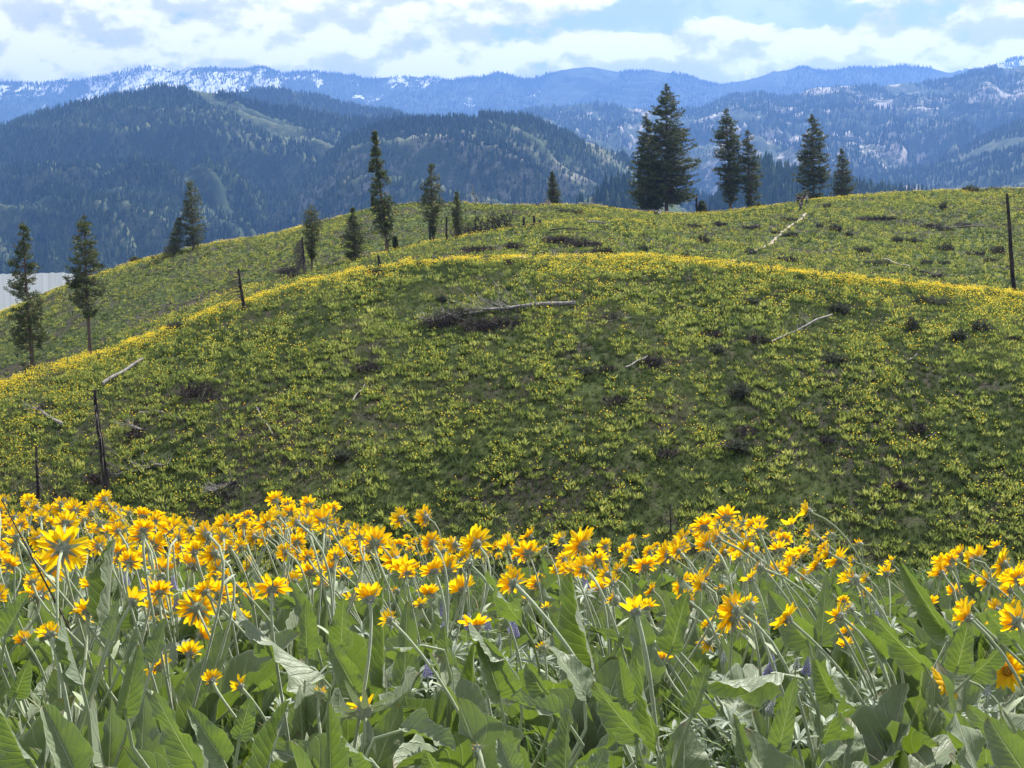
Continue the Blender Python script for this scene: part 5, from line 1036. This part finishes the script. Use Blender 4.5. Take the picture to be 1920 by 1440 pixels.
def spike_mesh(seed, mat, n=70, h=.075, r=.012):
    g = np.random.default_rng(seed); A = Acc(); V, F, U = tube(np.array([[0, 0, -.02], [0, 0, h*.5], [0, 0, h]]), [.0018, .0015, .0008], 5); A.add(V, F, 1)
    for k in range(n):
        t_ = k/n; z_ = h*t_; rr = r*(1.05 - t_*.75); a = k*2.4; d = np.array([math.cos(a), math.sin(a), .45]); d /= np.linalg.norm(d); sd_ = np.array([-math.sin(a), math.cos(a), 0]); e = rr*.36
        b0 = np.array([0, 0, z_]) + d*rr*.35; m_ = np.array([0, 0, z_]) + d*rr*.85; A.add(np.array([b0, m_+sd_*e, np.array([0, 0, z_+.002]) + d*rr*1.25, m_-sd_*e, m_+[0, 0, e*1.1], m_-[0, 0, e*.9]]), np.array([[0, 1, 4], [1, 2, 4], [2, 3, 4], [3, 0, 4], [0, 5, 1], [1, 5, 2], [2, 5, 3], [3, 5, 0]]))
    return A.mesh('flower_spike', [mat, STEM], False)
SPK = [spike_mesh(1, LUP), spike_mesh(2, LUP, 60, .065), spike_mesh(3, LUP, 80, .085)]; SPB = [spike_mesh(4, LUPB, 60, .05, .009), spike_mesh(5, LUPB, 50, .045, .009)]
LU = '''832 1132 P;825 1168 P;877 1157 P;915 1157 P;935 1182 B;957 1162 P;968 1170 P;646 1160 B;640 1182 P;622 1207 B;782 1197 B;802 1237 P;237 1072 P;265 1086 P;325 1082 P;330 1118 P;1358 1212 B;1437 1240 P;1102 1082 P;1449 1238 P;1511 1235 P;1492 1224 B;1641 1148 P;1669 1180 P;1852 1268 B;1440 1300 B;1470 1330 N;1420 1330 N;1500 1280 N;1540 1340 N;1590 1350 N;1625 1385 N;1700 1405 N;1755 1400 N;1810 1415 N;1660 1430 N;1590 1420 N;1730 1440 N;1850 1385 N;500 1310 N;1340 1330 N;1390 1300 N;1480 1420 N;1420 1430 N;1350 1400 N;1300 1420 N;240 1310 N;400 1230 N;1560 1440 N;1260 1440 N;1780 1350 N;1450 1270 N;1480 1300 N;1510 1320 N;1430 1310 N;1400 1290 N;1460 1350 N;1550 1370 N;1610 1360 N;1640 1400 N;1680 1380 N;1720 1370 N;1600 1440 N;1790 1390 N;1830 1430 N;1760 1430 N;1360 1360 N;1500 1390 N;620 1370 N;660 1380 N;1530 1300 N'''
lc = {}
for row in sorted([r.split() for r in LU.replace('\n', '').split(';')], key=lambda q: float(q[0])):
    x, y, kd = float(row[0]), float(row[1]), row[2]; u, e = pix_ray(x, y); Ys = np.linspace(1.3, 9, 700); hh = .30 if kd != 'N' else .10; gg = height(u*Ys, Ys) + hh - e*Ys; k = int(np.argmax(gg >= 0)) if (gg >= 0).any() else int(np.argmax(gg)); Y = min(float(Ys[k]), 3.6)
    X = float(u*Y); Z = float(height(X, Y)); top = float(e*Y) - Z; lc[kd] = lc.get(kd, 0) + 1
    lab = {'P': 'lupine with a violet-blue flower spike, %s of those from left', 'B': 'lupine with a grey-green unopened spike, %s of those from left', 'N': 'silvery lupine tuft without a spike, %s of those from left'}[kd] % ordw(lc[kd])
    root = thing('lupine_plant', lab, 'lupine', (X, Y, Z), 'lupines growing among the balsamroot')
    for j in range(14 if kd == 'N' else 7):
        o = bpy.data.objects.new('leaf', PALM[int(gp.integers(8))]); COL.objects.link(o); o.parent = root; hz0 = 0 if kd == 'N' else gp.uniform(0, max(.02, top*.6)); o.location = (gp.normal(0, .05 if kd == 'N' else .015), gp.normal(0, .05 if kd == 'N' else .015), hz0 - .01); o.rotation_euler = (gp.normal(0, .25), gp.normal(0, .25), gp.uniform(0, 6.28)); s = gp.uniform(.8, 1.4)*(1.25 if kd == 'N' else 1); o.scale = (s, s, s)
    if kd != 'N':
        base = max(.03, top - .035); V, F, U = tube(bez(np.array([0, 0, 0.]), np.array([.01, 0, base*.4]), np.array([0, .01, base*.8]), np.array([0, 0, base]), 6), .0018, 5)
        obj('stem', new_mesh('stem', V, F, [STEM], True, U), root); sp_ = SPK if kd == 'P' else SPB; o = bpy.data.objects.new('flower_spike', sp_[int(gp.integers(len(sp_)))]); COL.objects.link(o); o.parent = root; o.location = (0, 0, base); o.rotation_euler = (gp.normal(0, .15), gp.normal(0, .15), gp.uniform(0, 6)); o.scale = (.8, .8, .58)

# ---------------------------------------------------------------- near grass and litter
def near_grass(n, seed, y0, y1, hmin, hmax, dens=None, w=.0022):
    g = np.random.default_rng(seed); n = int(n*1.45); Y = np.sqrt(g.uniform(y0*y0, y1*y1, n)); X = g.uniform(-1, 1, n)*(.46*Y + 1.6); keep = np.ones(n, bool)
    if dens is not None: keep = dens(X, Y, g)
    X, Y = X[keep], Y[keep]; n = len(X); Z = height(X, Y) - .004; h = g.uniform(hmin, hmax, n); a = g.uniform(0, 6.28, n); ln = g.uniform(.1, .9, n)*h; wd = w*g.uniform(.6, 1.5, n)
    d = np.stack([np.cos(a), np.sin(a)], -1); sx = -d[:, 1]*wd; sy = d[:, 0]*wd; V = []
    for t_, wf in ((0, 1), (.35, .95), (.7, .7)):
        cx = X + d[:, 0]*ln*t_**2 - .25*h*t_**2; cy_ = Y + d[:, 1]*ln*t_**2; cz = Z + h*(t_ - .25*t_**2*(ln/h)); V += [np.stack([cx - sx*wf, cy_ - sy*wf, cz], -1), np.stack([cx + sx*wf, cy_ + sy*wf, cz], -1)]
    V.append(np.stack([X + d[:, 0]*ln - .25*h, Y + d[:, 1]*ln, Z + h*(1-.3*(ln/h))], -1)); V = np.stack(V, 1)
    b = np.arange(n)[:, None]*7; F4 = np.concatenate([b + [0, 1, 3, 2], b + [2, 3, 5, 4]]); F3 = b + [4, 5, 6]
    rn = np.repeat(np.clip(g.beta(2, 2.6, n) + .35*(g.uniform(0, 1, n) < .10), 0, 1), 7)
    obj('meadow_grass', new_mesh('meadow_grass', V.reshape(-1, 3), [F3, F4], [GRASS], False, rnd=rn), kind='stuff')
def patch(X, Y, g):
    px, py = to_pix(X, Y, height(X, Y) + .05); return ((px > 1560) & (px < 1900) & (py > 1180)) | (g.uniform(0, 1, len(X)) < .30)
near_grass(52000, 1, 1.1, 4.2, .05, .24, patch)
near_grass(10000, 2, 4.0, 12, .05, .16, None, .0030)
near_grass(9000, 4, 12, 46, .15, .35, None, .012)
# dry stalk standing above the flowers
ud, ed = pix_ray(457, 885); Yd_ = 5.6; Xd = float(ud*Yd_); Zd = float(height(Xd, Yd_)); V, F, U = tube(np.array([[0, 0, 0], [.004, 0, .3], [-.002, 0, .5], [0, 0, float(ed*Yd_)-Zd]]), [.003, .0028, .0022, .0012], 5)
m = MT('dry_stalk'); DRY = m.bsdf((.22, .24, .14), .8, .2); obj('dry_stalk', new_mesh('dry_stalk', V, F, [DRY], True, U), None, (Xd, Yd_, Zd), label='single tall dry stalk rising above the flowers left of centre', category='plant stalk')
ud, ed = pix_ray(2, 935); u2, e2 = pix_ray(52, 1030); Yd_ = 2.6; P0 = np.array([ud*Yd_, Yd_, ed*Yd_]); P1 = np.array([u2*Yd_, Yd_, e2*Yd_]); dd = P1-P0; P2 = P0 + dd*2.6; P2[2] = max(P2[2], float(height(P2[0], P2[1])))
V, F, U = tube(np.stack([P0, P1, P2]) - P2, [.0012, .0016, .002], 5); m = MT('dark_stalk'); obj('dry_stalk', new_mesh('dry_stalk', V, F, [m.bsdf((.06, .05, .04), .8, .2)], True, U), None, tuple(P2), label='thin dark bent stalk slanting across the flowers at far left', category='plant stalk')

# the bank goes on beyond both edges of the frame: one uncounted cover of the same leaves and blooms
def margin():
    g = np.random.default_rng(91); V = []; F = []; U = []; M = []; o = 0
    def put(me_, T, Rm, sc_, mi):
        nonlocal o
        v, f, u = STASH[me_.name]; V.append((v*sc_) @ Rm.T + T); F.append(f + o); U.append(u); M.append(np.full(len(f), mi)); o += len(v)
    for side in (-1, 1):
        for i in range(95):
            Y = g.uniform(1.0, 9.5); X = side*(.47*Y + .12 + g.uniform(0, 1)**1.2*2.3); Z = float(height(X, Y))
            for k in range(9):
                s = g.uniform(.6, 1.0); put(LEAVES[int(g.integers(36))], np.array([X + g.normal(0, .04), Y + g.normal(0, .04), Z]), rotz(g.uniform(0, 6.28)) @ rotx(g.normal(0, .2)), s, 0)
            for k in range(int(g.integers(1, 5))):
                hx, hy, hz_ = X + g.normal(-.06, .10), Y + g.normal(0, .1), Z + g.uniform(.34, .56); f = np.array(FACE[g.choice(['L', 'U', 'B'])]) + g.normal(0, .15, 3); q = np.array(Vector(f).to_track_quat('Z', 'Y').to_matrix())
                put(PET['flat'][int(g.integers(6))], np.array([hx, hy, hz_]), q, g.uniform(.75, 1.0), 1)
                v, ff, u = tube(bez(np.array([X, Y, Z]), np.array([X, Y, Z+.2]), np.array([hx+.03, hy-.02, hz_-.1]), np.array([hx, hy, hz_]), 7), .003, 5); V.append(v); F.append(ff + o); U.append(u); M.append(np.full(len(ff), 2)); o += len(v)
    obj('wildflower_cover', new_mesh('wildflower_cover', np.concatenate(V), np.concatenate(F), [LEAF, PETAL, STEM], True, np.concatenate(U), np.concatenate(M)), kind='stuff')
margin()
